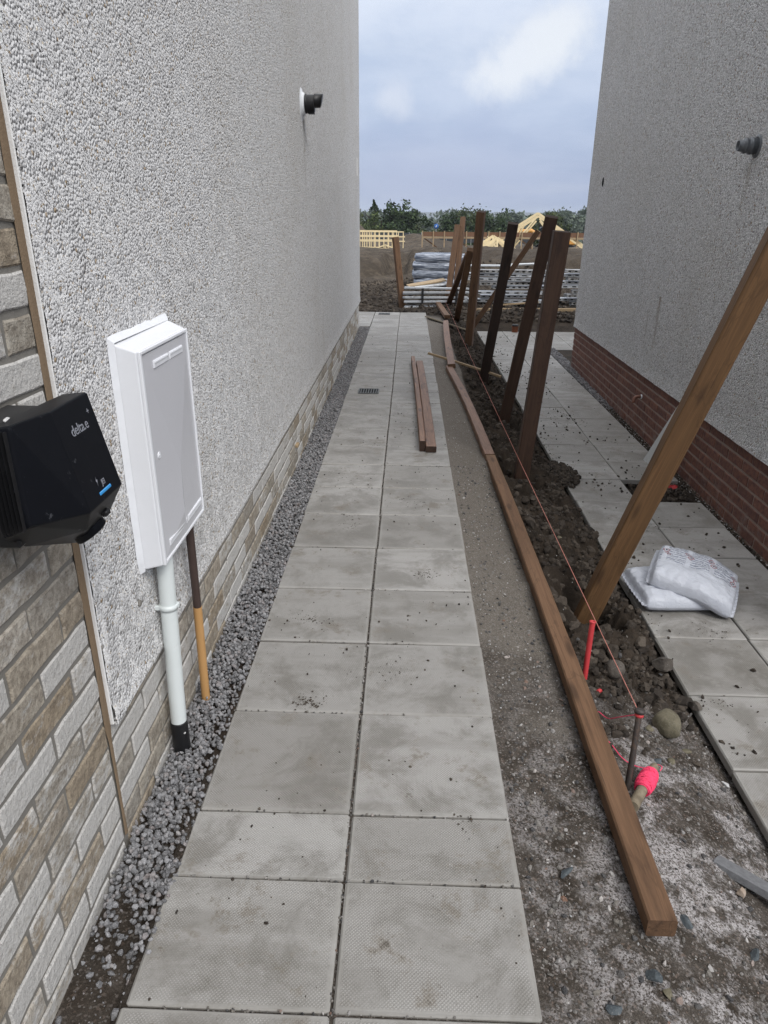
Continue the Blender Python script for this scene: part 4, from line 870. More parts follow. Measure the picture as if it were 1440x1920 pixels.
# ------------------------------------------------------------------ wall-mounted things, left
# car charger
CL = Vector((WX, 1.17, 1.15)); ch = thing('car_charger', 'black faceted wall-mounted car charger with a blue light bar', 'car charger', CL)
c = lambda x, y, z: (x - CL[0], y - CL[1], z - CL[2])
def hull(pts, name, mat, parent, bev=0.0):
    import bmesh
    bm = bmesh.new(); [bm.verts.new(p) for p in pts]; r_ = bmesh.ops.convex_hull(bm, input=bm.verts)
    bmesh.ops.delete(bm, geom=[v for v in bm.verts if not v.link_faces], context='VERTS')
    bmesh.ops.dissolve_limit(bm, angle_limit=math.radians(4), verts=bm.verts, edges=bm.edges)
    if bev: bmesh.ops.bevel(bm, geom=bm.edges[:], offset=bev, segments=2, affect='EDGES', profile=.6)
    me = bpy.data.meshes.new(name); bm.to_mesh(me); bm.free(); return link(name, me, mat, parent)
T1, T2, B1, BR = (-.598, 1.145, 1.291), (-.598, 1.295, 1.291), (-.556, 1.146, 1.108), (-.556, 1.295, 1.108)
body = [(-.62, 1.056, 1.291), T1, T2, (-.655, 1.045, 1.288), (-.645, 1.295, 1.286), B1, BR, (-.612, 1.050, 1.122), (-.662, 1.046, 1.10), (-.585, 1.18, 1.058), (-.585, 1.295, 1.055), (-.65, 1.16, 1.04), (-.65, 1.285, .982), (-.66, 1.10, 1.06)]
hull([c(*p) for p in body], 'body', M['black'], ch, .003)
G().box(c(WX + .049, 1.17, 1.17), (.092, .20, .20), None, .004).build('back_plate', M['black_plain'], ch)
for k in range(6):                                                 # cooling ribs on the near side
    xx = -.6245 - .0065 * k
    G().add([c(xx, 1.0535 - .0015 * k, 1.283), c(xx - .003, 1.0525 - .0015 * k, 1.283), c(xx - .0015, 1.0445 - .0015 * k, 1.283), c(xx + .004, 1.0475 - .0012 * k, 1.115 - .002 * k), c(xx + .001, 1.0465 - .0012 * k, 1.115), c(xx + .0025, 1.0395 - .0012 * k, 1.115)], [(0, 1, 2), (5, 4, 3), (0, 3, 4, 1), (1, 4, 5, 2), (2, 5, 3, 0)]).build('rib', M['black_plain'], ch)
uv = Vector((0, 1, 0)); vv = (Vector(T1) - Vector(B1)).normalized(); nn = uv.cross(vv).normalized()
def on_face(s, t, off=.0006): return Vector(B1) + uv * (.149 * s) + vv * (.188 * t) + nn * off - CL
def face_mat(p): return Matrix(((uv[0], vv[0], nn[0], p[0]), (uv[1], vv[1], nn[1], p[1]), (uv[2], vv[2], nn[2], p[2]), (0, 0, 0, 1)))
def text(s, size, p, name, parent, mat, mtx, space=.86):
    cu = bpy.data.curves.new(name, 'FONT'); cu.body = s; cu.size = size; cu.extrude = .0003; cu.space_character = space; cu.resolution_u = 3
    tmp = bpy.data.objects.new('lettering', cu); COL.objects.link(tmp); dg = bpy.context.evaluated_depsgraph_get(); dg.update()
    me = bpy.data.meshes.new_from_object(tmp.evaluated_get(dg)); bpy.data.objects.remove(tmp); me.materials.clear()
    o = link(name, me, mat, parent); o.matrix_local = mtx(p); return o
text('delta.e', .0275, on_face(.27, .69), 'logo', ch, M['logo'], face_mat, .95)
text('+', .018, on_face(.80, .80), 'logo', ch, M['logo'], face_mat)
text('JEI', .015, on_face(.50, .135), 'symbol', ch, M['logo'], face_mat, .95)
g = G(); bp = on_face(.38, .17); [g.add([tuple(bp + uv * a + vv * b) for a, b in ((0, .006), (.004, .016), (.003, .009), (.007, .009), (.001, -.004), (.003, .005))], [(0, 1, 2, 5), (2, 3, 4, 5)])]; g.build('symbol', M['logo'], ch)
def R3(): return Matrix(((uv[0], vv[0], nn[0]), (uv[1], vv[1], nn[1]), (uv[2], vv[2], nn[2])))
G().box(on_face(.53, .078, .0), (.050, .0062, .003), R3(), .0012).build('light_bar', M['blue_led'], ch)
fn = Vector((.55, .12, -.83)).normalized(); fc = Vector(c(-.612, 1.245, 1.030))
G().lathe(fc, fn, [(-.02, .034), (.006, .034), (.009, .031), (.009, 0)], 28).build('socket_cap', M['black'], ch)
G().box(fc + Vector((.036, .004, .035)), (.012, .02, .012), None, .003).build('latch', M['black_plain'], ch)
o = rock('plaster_crumb', 'white crumb of plaster sitting on top of the black charger', 'crumb', -.640, 1.088, (.011, .014, .008), M['rock_white'], 33, 0, .22, 0, 1.2885)

# meter box
BL = Vector((WX, 1.955, 1.0)); mb = thing('meter_box', 'white wall-mounted meter box with a grey faceted door', 'meter box', BL)
c = lambda x, y, z: (x - BL[0], y - BL[1], z - BL[2])
ya, yb = 1.745, 2.152; xb, xf = WX + .012, -.667
g = G(); V = [c(xb, ya - .004, .678), c(xb, yb + .012, .684), c(xb, yb + .012, 1.312), c(xb, ya - .004, 1.306), c(xf, ya, .694), c(xf, yb, .694), c(xf, yb, 1.284), c(xf, ya, 1.284)]
g.add(V, [(0, 4, 7, 3), (1, 2, 6, 5), (3, 7, 6, 2), (0, 1, 5, 4), (4, 5, 6, 7)]); g.build('case', M['gpr'], mb, bevel=.004)
# front frame
for (p, s) in (((xf + .004, ya + .007, .989), (.009, .012, .590)), ((xf + .004, yb - .006, .989), (.009, .010, .590)), ((xf + .004, (ya + yb) / 2, 1.279), (.009, yb - ya - .026, .010)), ((xf + .004, (ya + yb) / 2, .6995), (.009, yb - ya - .026, .010))):
    G().box(c(*p), s, None, .002).build('frame', M['gpr'], mb)
x0 = xf + .0045; a, b_, lo, hi = ya + .016, yb - .0135, .7075, 1.271; mid = (a + b_) / 2 + .015
P_ = [(x0, a, lo), (x0, b_, lo), (x0, b_, hi), (x0, a, hi), (x0 + .0025, mid, lo), (x0 + .0015, mid, hi), (x0 + .010, mid - .02, .93), (x0 + .006, mid + .09, 1.11), (x0 + .010, mid - .035, .78)]
g = G(); g.add([c(*p) for p in P_], [(0, 4, 8), (4, 1, 6, 8), (0, 8, 6), (0, 6, 3), (1, 7, 6), (1, 2, 7), (3, 6, 7, 5), (5, 7, 2)]); g.build('door', M['gpr_door'], mb)
def slot(y0, y1, z, name='vent'):
    g = G(); g.box(c(x0 + .0028, (y0 + y1) / 2, z), (.004, y1 - y0, .020), None, .0012); g.box(c(x0 + .0052, (y0 + y1) / 2, z + .0045), (.002, y1 - y0 - .01, .006), None, .0008); g.build(name, M['gpr'], mb)
slot(1.835, 1.955, 1.236); slot(1.967, 2.085, 1.236); slot(1.80, 1.965, .741); slot(1.975, 2.125, .741)
G().lathe(c(x0 + .001, 1.800, 1.0), (1, 0, 0), [(0, .0105), (.002, .010), (.003, .0088), (.002, .007), (.002, .003), (.0035, .0025), (.0035, 0)], 20).build('lock', M['gpr'], mb)
for z in (.86, .97, 1.20): G().box(c(xf + .004, yb + .0015, z), (.008, .006, .05), None, .0015).build('hinge', M['gpr'], mb)
g = G(); n = 44                                                     # sealant skirt smeared on the dash round the box
loop = [(ya - .004, .678 + i * .0285) for i in range(23)] + [(ya + i * .0285, 1.306) for i in range(15)] + [(yb + .012, 1.306 - i * .0285) for i in range(23)] + [(yb - i * .0285, .682) for i in range(15)]
for i in range(len(loop)):
    (y0, z0), (y1, z1) = loop[i], loop[(i + 1) % len(loop)]; cyy, czz = 1.951, .994
    def outp(y, z, k):
        dy = (-1 if y < ya + .001 else 1 if y > yb + .005 else 0); dz = (1 if z > 1.30 else -1 if z < .685 else 0); r_ = (.016 if dz >= 0 else .006) + .006 * vnoise(np.array([k * .9]), np.array([2.2]))[0]
        return y + dy * r_, z + dz * r_
    o0 = outp(y0, z0, i); o1 = outp(y1, z1, (i + 1) % len(loop))
    g.add([c(xb + .016, y0, z0), c(xb + .016, y1, z1), c(xb + .003, *o1), c(xb + .003, *o0)], [(0, 1, 2, 3)], 0, True)
g.build('sealant', M['sealant'], mb)
# white pipe below it
pp_ = Vector((-.704, 1.81, 0)); wp = thing('drop_pipe', 'white vertical pipe running down from the meter box into a black collar in the gravel', 'pipe', pp_)
G().cyl((.012, .018, .69), (.0, .0, .095), .0245, .0245, 24).build('pipe', M['pipe_white'], wp)
G().lathe((0, 0, -.05), (0, 0, 1), [(0, .027), (.155, .027), (.160, .0262), (.160, .0246)], 24).build('collar', M['black_plain'], wp)
g = G().lathe((.0085, .0125, .512), (.02, .03, 1), [(0, .0246), (0, .0278), (.017, .0278), (.017, .0246)], 24); g.box((-.022, .002, .520), (.05, .012, .015), None, .002); g.box((.028, .022, .520), (.02, .012, .016), None, .002); g.build('bracket', M['pipe_white'], wp)
rock('mortar_speck', 'white speck stuck on the black pipe collar', 'speck', -.683, 1.792, (.008, .010, .004), M['rock_white'], 35, 0, .2, 0, .073)
pp2 = Vector((-.690, 2.07, 0)); sp_ = thing('service_pipe', 'thin service pipe behind the white one, brown above and orange below', 'pipe', pp2)
G().cyl((.0, 0, .69), (-.001, .0, .372), .0135, .0135, 18).build('upper_pipe', M['pipe_brown'], sp_)
G().cyl((-.001, 0, .374), (-.006, 0, -.03), .0148, .0148, 18).build('orange_sleeve', M['pipe_orange'], sp_)
# boiler flue on the left wall
fl = thing('boiler_flue', 'black boiler flue terminal on a white wall plate high on the left wall', 'flue', (WX, 5.37, 2.275)); s0 = .016; fl.scale = (.86, .84, .84)
G().lathe((s0, 0, -.0), (1, 0, 0), [(0, .118), (.003, .110), (.006, .086), (.022, .080), (.026, .074), (.026, 0)], 28).build('wall_plate', M['flue_white'], fl)
G().lathe((s0 + .03, 0, .004), (1, 0, 0), [(0, .068), (.010, .070), (.012, .065), (.068, .064), (.071, .058), (.071, 0)], 24).build('outer_tube', M['black_plain'], fl)
g = G(); n = 20; V = []
for i in range(n): t = 2 * math.pi * i / n; V.append((s0 + .10, .050 * math.cos(t), .024 + .050 * math.sin(t)))
for i in range(n): t = 2 * math.pi * i / n; V.append((s0 + .155 + .012 * math.sin(t), .048 * math.cos(t), .024 + .048 * math.sin(t)))
g.add(V, [(i, (i + 1) % n, n + (i + 1) % n, n + i) for i in range(n)] + [tuple(range(n, 2 * n))], 0, True); g.build('nozzle', M['black_plain'], fl)
G().box((s0 + .075, 0, -.062), (.05, .05, .012), None, .003).build('drip_lip', M['black_plain'], fl)

# ------------------------------------------------------------------ wall-mounted things, right
fr = thing('vent_pipe', 'grey stepped vent pipe poking from the right wall with a smear of sealant', 'vent pipe', rw(-.012, 1.47, 2.26), RA); fr.scale = (.80, .88, .88)
G().lathe((0, 0, 0), (-1, 0, .02), [(0, .078), (.004, .072), (.012, .060)], 24).build('sealant', M['flue_grey'], fr)
G().lathe((0, 0, 0), (-1, .0, .02), [(.0, .052), (.04, .052), (.042, .056), (.055, .056), (.057, .048), (.085, .047), (.087, .051), (.098, .05), (.10, .039), (.136, .037), (.14, .034), (.145, .034), (.145, .029), (.12, .028), (.12, 0)], 24).build('pipe', M['flue_grey'], fr)
vh = thing('core_hole', 'small dark round hole near the far edge of the right wall', 'hole', rw(-.012, 5.42, 2.215), RA)
G().lathe((.004, 0, 0), (-1, 0, 0), [(0, .054), (.006, .056), (.007, .051), (.0045, .049)], 24).build('rim', M['roughcast_grey'], vh)
G().lathe((.004, 0, 0), (-1, 0, 0), [(.0045, .049), (.0045, 0)], 24).build('shade_disc', M['hole'], vh)  # flat dark disc paints the hole's shade, the wall is uncut
el = thing('pipe_elbow', 'small brown pipe elbow sticking out of the red brick base', 'pipe elbow', rw(0, 2.98, .335), RA)
G().tube(smooth([(.02, 0, 0), (-.035, 0, 0), (-.062, -.0, -.012), (-.072, -.01, -.038), (-.074, -.012, -.055)], 5), .0155, 14).build('elbow', M['copper'], el)
G().lathe((-.002, 0, 0), (-1, 0, 0), [(0, .021), (.008, .0205), (.010, .0158)], 16).build('collar', M['flue_white'], el)
o = thing('drain_stub', 'short terracotta drain stub with a black cap at the far end of the right-hand path', 'drain pipe', (1.86, 12.62, RZ))
G().lathe((0, 0, 0), (0, 0, 1), [(0, .052), (.085, .052), (.09, .06), (.10, .06)], 20).build('pipe', M['terracotta'], o); G().lathe((0, 0, .095), (0, 0, 1), [(0, .055), (.03, .055), (.034, .05), (.034, 0)], 20).build('cap', M['black_plain'], o)

# ------------------------------------------------------------------ drain grates
def grate(label, x, y):
    t = thing('drain_grate', label, 'drain grate', (x, y, .003), 0, 'drain grates in the path'); s = .19
    for (px, py, sx_, sy_) in ((0, s / 2, s, .014), (0, -s / 2, s, .014), (s / 2, 0, .014, s - .014), (-s / 2, 0, .014, s - .014)): G().box((px, py, .002), (sx_, sy_, .010), None, .002).build('frame', M['iron'], t)
    for k in range(7): G().box(((k - 3) * .0245, 0, .001), (.012, s - .016, .008), None, .002).build('bar', M['iron'], t)
    G().box((0, 0, -.001), (s - .01, s - .01, .003)).build('shade_sheet', M['hole'], t)  # flat black sheet paints the shade below the bars
grate('dark square drain grate in the left slabs beside the two timbers', -.368, 6.885); grate('dark drain grate in the last row of slabs at the far end of the path', -.41, 12.83)

# ------------------------------------------------------------------ cement bags
def bag_mat(printed):
    m = Mat('bag_plastic_printed' if printed else 'bag_plastic', 0.38, 0.45); p = m.obj(); s = m.sep(p)
    c = m.mix(m.noise(p, 9, 4), (0.42, 0.44, 0.49), (0.51, 0.53, 0.58))
    c = m.mix(m.math('MULTIPLY', m.rng(m.noise(p, 30, 5, .8), .6, .72), .35), c, (.30, .29, .28))
    if printed:
        x, y, z = s[0], s[1], s[2]
        ln = m.math('LESS_THAN', m.math('FRACT', m.math('MULTIPLY', y, 62.0)), .55)
        wds = m.math('GREATER_THAN', m.noise(m.scaled(p, (110, 62, 0)), 1.0, 1), .40)
        blk = m.math('LESS_THAN', m.math('FRACT', m.math('ADD', m.math('MULTIPLY', x, 8.4), .35)), .80)
        reg = m.math('MULTIPLY', m.math('MULTIPLY', m.math('GREATER_THAN', y, -.025), m.math('LESS_THAN', y, .150)), m.math('LESS_THAN', m.math('ABSOLUTE', x), .195))
        ink = m.math('MULTIPLY', m.math('MULTIPLY', ln, wds), m.math('MULTIPLY', blk, m.math('MULTIPLY', reg, m.math('GREATER_THAN', z, -.02))))
        c = m.mix(m.math('MULTIPLY', ink, .8), c, (.17, .185, .23))
        for (qx, qy) in ((-0.17, 0.075), (-0.16, 0.045), (-0.06, 0.085), (-0.045, 0.055), (0.055, 0.085), (0.07, 0.055), (0.178, 0.05), (0.18, 0.015)):
            d = m.math('ADD', m.math('ABSOLUTE', m.math('SUBTRACT', x, qx)), m.math('ABSOLUTE', m.math('SUBTRACT', y, qy)))
            k = m.math('MULTIPLY', m.math('MULTIPLY', m.math('LESS_THAN', d, .019), m.math('GREATER_THAN', d, .0125)), m.math('GREATER_THAN', z, -.02)); c = m.mix(k, c, (.22, .09, .10))
            k = m.math('MULTIPLY', m.math('LESS_THAN', d, .007), m.math('GREATER_THAN', z, -.02)); c = m.mix(k, c, (.06, .06, .07))
        k = m.math('MULTIPLY', m.math('LESS_THAN', m.math('ABSOLUTE', m.math('ADD', x, -.02)), .02), m.math('LESS_THAN', m.math('ABSOLUTE', m.math('ADD', y, .065)), .004)); c = m.mix(m.math('MULTIPLY', m.math('MULTIPLY', k, wds), .5), c, (.2, .2, .25))
    m.set('Base Color', c); m.set('Normal', m.bump(m.noise(m.scaled(p, (1, 2.2, 1)), 22, 6, .65, 1.2), .6, .010)); return m
M['bag_print'] = bag_mat(True); M['bag'] = bag_mat(False)
def bag(name, label, mat, Lh, Wh, T, loc, rot, seed, sag=None):
    nu, nv = 72, 48; u = np.linspace(-1, 1, nu); v = np.linspace(-1, 1, nv); U, Vv = np.meshgrid(u, v)
    prof = (1 - np.abs(U) ** 7) ** .5 * (1 - np.abs(Vv) ** 6) ** .5; sealm = sstep(.93, .90, np.abs(U)); prof = prof * sealm
    pinch = 1 - .05 * (1 - np.abs(U)) * 1 + .05 * np.abs(U) ** 4
    Xx = U * Lh * (1 - .03 * Vv ** 2); Yy = Vv * Wh * (1 - .10 * np.abs(U) ** 8)
    wr_ = .5 * fbm(U * 5 + seed, Vv * 3.2, 4) + .5 * sstep(.35, 1, np.abs(U)) * fbm(U * 2.2 + seed, Vv * 13, 3)
    wr2 = .35 * np.abs(fbm(U * 3 + Vv * 4 + seed, Vv * 3 - U * 2, 3))
    top = T * (prof * (1 + .34 * wr_ - .42 * wr2)); bot = -T * .55 * prof * (1 + .1 * wr_)
    if sag is not None: d = sag(Xx, Yy); top = top + d; bot = bot + d
    ripple = .004 * np.sin(Vv * 31 + seed) * (1 - sealm); top = top + ripple + .0012; bot = bot + ripple - .0012
    P = np.concatenate([np.stack([Xx, Yy, top], -1).reshape(-1, 3), np.stack([Xx, Yy, bot], -1).reshape(-1, 3)]); I = np.arange(nu * nv).reshape(nv, nu)
    q = np.stack([I[:-1, :-1], I[:-1, 1:], I[1:, 1:], I[1:, :-1]], -1).reshape(-1, 4); ring = np.concatenate([I[0, :], I[1:, -1], I[-1, -2::-1], I[-2:0:-1, 0]]); r2 = np.roll(ring, -1)
    F = [np.concatenate([q, q[:, ::-1] + nu * nv, np.stack([r2, ring, ring + nu * nv, r2 + nu * nv], 1)])]
    o = link(name, raw_mesh(name, P, F, None, True), mat); o.location = loc; o.rotation_euler = rot; return tag(o, label, 'cement bag', 'cement bags on the right-hand path')
bag('cement_bag', 'lower white plastic bag of cement, plain, lying under the printed one', M['bag'], .225, .19, .068, (1.425, 3.345, RZ + .042), (0, 0, math.radians(3)), 1.7)
bag('cement_bag', 'upper white plastic bag with printed text and red hazard diamonds, draped over the lower bag', M['bag_print'], .225, .175, .078, (1.515, 3.32, RZ + .122), (math.radians(8), math.radians(7), math.radians(-25)), 4.1, lambda x, y: -.045 * sstep(.02, .22, x))

# ------------------------------------------------------------------ building-site things beyond the path
def tube_stack():
    t = thing('steel_tube_bundle', 'low bundle of pale galvanised steel tubes strapped together beyond the path end', 'tube bundle', (.55, 14.85, -.12))
    for r_ in range(5):
        for k in range(2):
            L_ = 1.30 + random.uniform(-.05, .05); y0 = -.05 + k * .07; z = .03 + r_ * .076 + random.uniform(-.006, .006); sl = random.uniform(-.012, .02) + .008 * r_
            G().box((random.uniform(-.03, .03), y0, z + sl), (L_, .05, .042), rotm('Y', -random.uniform(-.5, 1.8)), .008).build('tube', M['galv_light'], t)
    for x in (-.26, .42): G().box((x, -.02, .18), (.045, .16, .40), None, .004).build('strap', M['strap'], t)
    for x in (-.55, .0): G().box((x, .02, -.005), (.08, .5, .03), None, .004).build('bearer', M['wood_grey'], t)
tube_stack()
for i, (x, y, z, L_, r_, lab, mt) in enumerate(((.37, 15.3, .325, .80, 14, 'upper pale plank lying skewed on top of the tube bundle', 'wood_pale'), (.50, 15.2, .29, .75, 8, 'lower whitish plank lying on top of the tube bundle', 'galv_light'))):
    o = G().box((0, 0, 0), (L_, .22, .03), None, .004).build('plank', M[mt], None); o.location = (x, y, z); o.rotation_euler = (.1, -math.radians(r_ * .6), math.radians(r_)); tag(o, lab, 'plank')
# wrapped pallet
wp = thing('wrapped_pallet', 'tall stack of grey packs wrapped in shiny plastic on a pallet behind the tubes', 'pallet', (.80, 19.2, -.12))
for r_ in range(4):
    h = .19; nu, nv = 40, 10; V = []; z0 = .06 + r_ * .195
    ox = random.uniform(-.04, .03) - (.03 if r_ in (1, 2) else 0)
    for j in range(nv):
        tt = j / (nv - 1); infl = .03 * math.sin(math.pi * tt)
        for i in range(nu):
            a = 2 * math.pi * i / nu; e = .35; cx_, sy_ = math.cos(a), math.sin(a)
            px = math.copysign(abs(cx_) ** e, cx_) * (.62 + infl); py = math.copysign(abs(sy_) ** e, sy_) * (.42 + infl); q = .02 * vnoise(np.array([a * 4 + r_ * 7]), np.array([tt * 5]))[0]
            V.append((px * (1 + q) + ox, py * (1 + q), z0 + tt * h + .012 * math.sin(a * 3 + r_)))
    g = G(); g.add(V, [(j * nu + i, j * nu + (i + 1) % nu, (j + 1) * nu + (i + 1) % nu, (j + 1) * nu + i) for j in range(nv - 1) for i in range(nu)] + [tuple(range(nu))[::-1], tuple(range((nv - 1) * nu, nv * nu))], 0, True); g.build('wrapped_pack', M['wrap'], wp)
G().box((0, 0, .03), (1.2, .8, .05), None, .005).build('pallet_base', M['wood_grey'], wp)
# scaffold boards with punched holes
def perforated(L_, h=.058, d=.24, holes=12):
    g = G(); px = L_ / holes; hw, hh = px * .24, h * .24
    for s in (-1, 1):
        yy = s * d / 2
        for k in range(holes):
            x0, x1 = -L_ / 2 + k * px, -L_ / 2 + (k + 1) * px; cx_ = (x0 + x1) / 2
            V = [(x0, yy, 0), (x1, yy, 0), (x1, yy, h), (x0, yy, h), (cx_ - hw, yy, h / 2 - hh), (cx_ + hw, yy, h / 2 - hh), (cx_ + hw, yy, h / 2 + hh), (cx_ - hw, yy, h / 2 + hh)]
            W_ = [(v[0], yy - s * .03, v[2]) for v in V[4:]]
            f = [(0, 1, 5, 4), (1, 2, 6, 5), (2, 3, 7, 6), (3, 0, 4, 7)]
            g.add(V, [q if s < 0 else q[::-1] for q in f]); g.add(W_, [(0, 1, 2, 3)], 1)
    g.add([(-L_ / 2, -d / 2, h), (L_ / 2, -d / 2, h), (L_ / 2, d / 2, h), (-L_ / 2, d / 2, h)], [(0, 1, 2, 3)]); g.add([(-L_ / 2, -d / 2, 0), (-L_ / 2, d / 2, 0), (-L_ / 2, d / 2, h), (-L_ / 2, -d / 2, h), (L_ / 2, -d / 2, 0), (L_ / 2, d / 2, 0), (L_ / 2, d / 2, h), (L_ / 2, -d / 2, h)], [(0, 3, 2, 1), (4, 5, 6, 7)]); g.add([(-L_ / 2, -d / 2, 0), (L_ / 2, -d / 2, 0), (L_ / 2, d / 2, 0), (-L_ / 2, d / 2, 0)], [(3, 2, 1, 0)])
    me = bpy.data.meshes.new('scaffold_board'); me.from_pydata(g.V, [], g.F); me.polygons.foreach_set('material_index', g.mi); me.update(); return me
def mats(me, a): me.materials.append(M[a].m); me.materials.append(M['hole'].m); return me
PB = [mats(perforated(1.75, .055), 'galv'), mats(perforated(1.75, .05, .24, 9), 'galv_light'), mats(perforated(1.0, .055, .24, 6), 'galv')]
ORD = ['topmost', 'second from the top', 'third from the top', 'fourth from the top', 'fifth from the top', 'fifth from the bottom', 'fourth from the bottom', 'third from the bottom', 'second from the bottom', 'bottom one']
def deck_stack(cx, cy, rows_, mesh_ids, lab, grp, step=.074, gap=.012):
    z = -.13
    for k in range(rows_):
        if k == rows_ // 2: z += .03
        o = link('scaffold_board', PB[random.choice(mesh_ids)], None, None, (cx + random.uniform(-.16, .16), cy + random.uniform(-.06, .06), z)); o.rotation_euler = (0, random.uniform(-.014, .014), random.uniform(-.13, .13)); o.scale = (random.uniform(.55, 1.08), 1, 1)
        tag(o, 'punched scaffold board, %s of the %s' % (ORD[rows_ - 1 - k], lab), 'scaffold board', grp); z += step + random.uniform(-.004, .006)
deck_stack(2.05, 14.85, 10, (0, 1), 'wide stack behind posts', 'scaffold boards in the wide stack')
deck_stack(3.55, 15.2, 10, (2, 2, 1), 'narrow stack by the right house', 'scaffold boards in the narrow stack')
for i, (x, z, l, lab) in enumerate(((1.62, .80, .9, 'pale steel tube lying loose on top left of the wide scaffold board stack'), (2.35, .815, 1.0, 'bent strip of metal lying on top right of the wide scaffold board stack'))):
    o = G().tube([(-l / 2, 0, 0), (0, .03, .02 * i), (l / 2, 0, .05 * i)], .022, 8).build('tube', M['galv_light'], None); o.location = (x, 14.8, z - .1); tag(o, lab, 'tube')
o = G().box((0, 0, 0), (.9, .05, .03), rotm('Y', -5), .004).build('batten', M['wood_pale'], None); o.location = (2.1, 14.45, .02); tag(o, 'pale batten leaning along the front of the wide scaffold board stack', 'batten')
o = G().box((0, 0, 0), (.24, .02, .045), None, .006).build('painted_end', M['red_paint'], None); o.location = (2.15, 14.50, -.09); tag(o, 'bright red painted end plate low on the front of the wide scaffold stack', 'plate')
o = beam('batten', 'long pale batten lying on the mud under the scaffold boards', 'batten', (1.2, 14.1, -.06), (3.9, 14.35, -.06), .06, .04, 'wood_pale', (0, 0, 1))

def stick_part(name, t, A, B, w=.04, d=.09, mat='truss', hint=(0, 1, 0)):
    A, B = Vector(A), Vector(B); g = beam_geom((B - A).length, w, d, 1, .003, 0, 0); o = g.build(name, [M[mat], M[mat]], t); zz = (B - A).normalized(); h = Vector(hint); xx = (h - zz * h.dot(zz)).normalized(); yy = zz.cross(xx)
    o.matrix_local = Matrix(((xx[0], yy[0], zz[0], A[0]), (xx[1], yy[1], zz[1], A[1]), (xx[2], yy[2], zz[2], A[2]), (0, 0, 0, 1))); return o
# yellow wall frames standing on the bank at the left
for r_, (yy, lab) in enumerate(((40.0, 'front pale yellow timber wall frame standing on the earth bank at the left'), (40.9, 'back pale yellow timber wall frame standing close behind the front one'))):
    t = thing('timber_lattice', lab, 'timber lattice', (-3.9, yy, -.06 + .03 * r_), 0, 'timber wall frames on the bank'); Wd = 3.62 if r_ == 0 else 3.25
    for z in (.03, .40, .62, .86): stick_part('rail', t, (0, 0, z), (Wd + (.06 if z in (.62, .40) else 0), 0, z), .05, .05)
    for k in range(15): x = .03 + k * (Wd - .06) / 14; stick_part('stud', t, (x, .012, .05), (x, .012, .84), .05, .045)
t = thing('small_truss', 'small pale yellow roof truss leaning against the bottom of the front wall frame', 'roof truss', (-1.25, 39.8, -.06)); stick_part('chord', t, (-.55, 0, .03), (0, 0, .22), .05, .06); stick_part('chord', t, (.55, 0, .03), (0, 0, .22), .05, .06); stick_part('web', t, (0, .03, 0), (0, .03, .22), .05, .05)
# long edge-form fence with boards on pale posts
t = thing('timber_fence', 'low fence of brown boards on pale posts with diagonal props, in the middle distance', 'fence', (.62, 36.0, .06))
for k in range(15): stick_part('post', t, (k * .52, 0, -.1), (k * .52, 0, .88), .06, .05, 'wood_pale')
for k in range(5): stick_part('board', t, (k * 1.52 + .04, .04, .74), (k * 1.52 + 1.53, .04, .74), .03, .20, 'board_red'); stick_part('strip', t, (k * 1.52 + .04, .045, .59), (k * 1.52 + 1.53, .045, .59), .03, .085, 'wood_pale')
for k in range(5): stick_part('prop', t, (k * 1.5 + .1, .1, .55), (k * 1.5 + .95, .35, -.02), .04, .06, 'wood_mid')
o = G().box((0, 0, 0), (3.6, .5, .07), None, .01).build('osb_sheet', M['ply'], None); o.location = (2.0, 35.2, .02); tag(o, 'yellow sheet lying on the ground in front of the low board fence', 'board sheet')
# stacked roof trusses
def truss(name, lab, x, y, z, span, h, grp, lean=0, webs=4, half=False):
    t = thing(name, lab, 'roof truss', (x, y, z), 0, grp); pk = (0 if not half else -.2 * span, lean, h)
    stick_part('bottom_chord', t, (-span / 2, 0, .05), (span / 2, 0, .05), .05, .11); stick_part('top_chord', t, (-span / 2 - .15, 0, .0), pk, .05, .11); stick_part('top_chord', t, (span / 2 + .15, 0, .0), pk, .05, .11)
    for k in range(webs):
        a = (k + .5) / webs - .5; f = 1 - abs(a) * 2
        stick_part('web', t, (a * span, 0, .05), (a * span * .55, lean * f, h * (1 - abs(a * 1.1))), .045, .08); stick_part('web', t, (a * span, 0, .05), (a * span * .55 + math.copysign(.12 * span, -a), lean * f, h * (1 - abs(a * .55))), .045, .07)
    return t
TG = 'yellow roof trusses standing in a cluster'
truss('roof_truss', 'tallest yellow roof truss of the cluster behind the posts, with the highest peak', 6.0, 36.2, .02, 5.2, 1.72, TG, .05, 2)
truss('roof_truss', 'yellow roof truss standing just behind the tallest one', 6.15, 36.9, .02, 4.8, 1.60, TG, .05, 2)
truss('roof_truss', 'low yellow roof truss stacked at the left end of the cluster', 4.1, 35.4, .04, 1.9, .62, TG, .1, 3)
truss('roof_truss', 'lowest yellow roof truss jutting out at the far left of the cluster', 3.95, 35.9, .04, 2.0, .70, TG, .1, 3)
o = G().box((0, 0, 0), (3.4, 1.6, .10), None, .01).build('osb_sheet', M['ply'], None); o.location = (4.9, 34.9, .0); tag(o, 'yellow deck of sheets under the cluster of roof trusses', 'board sheet')
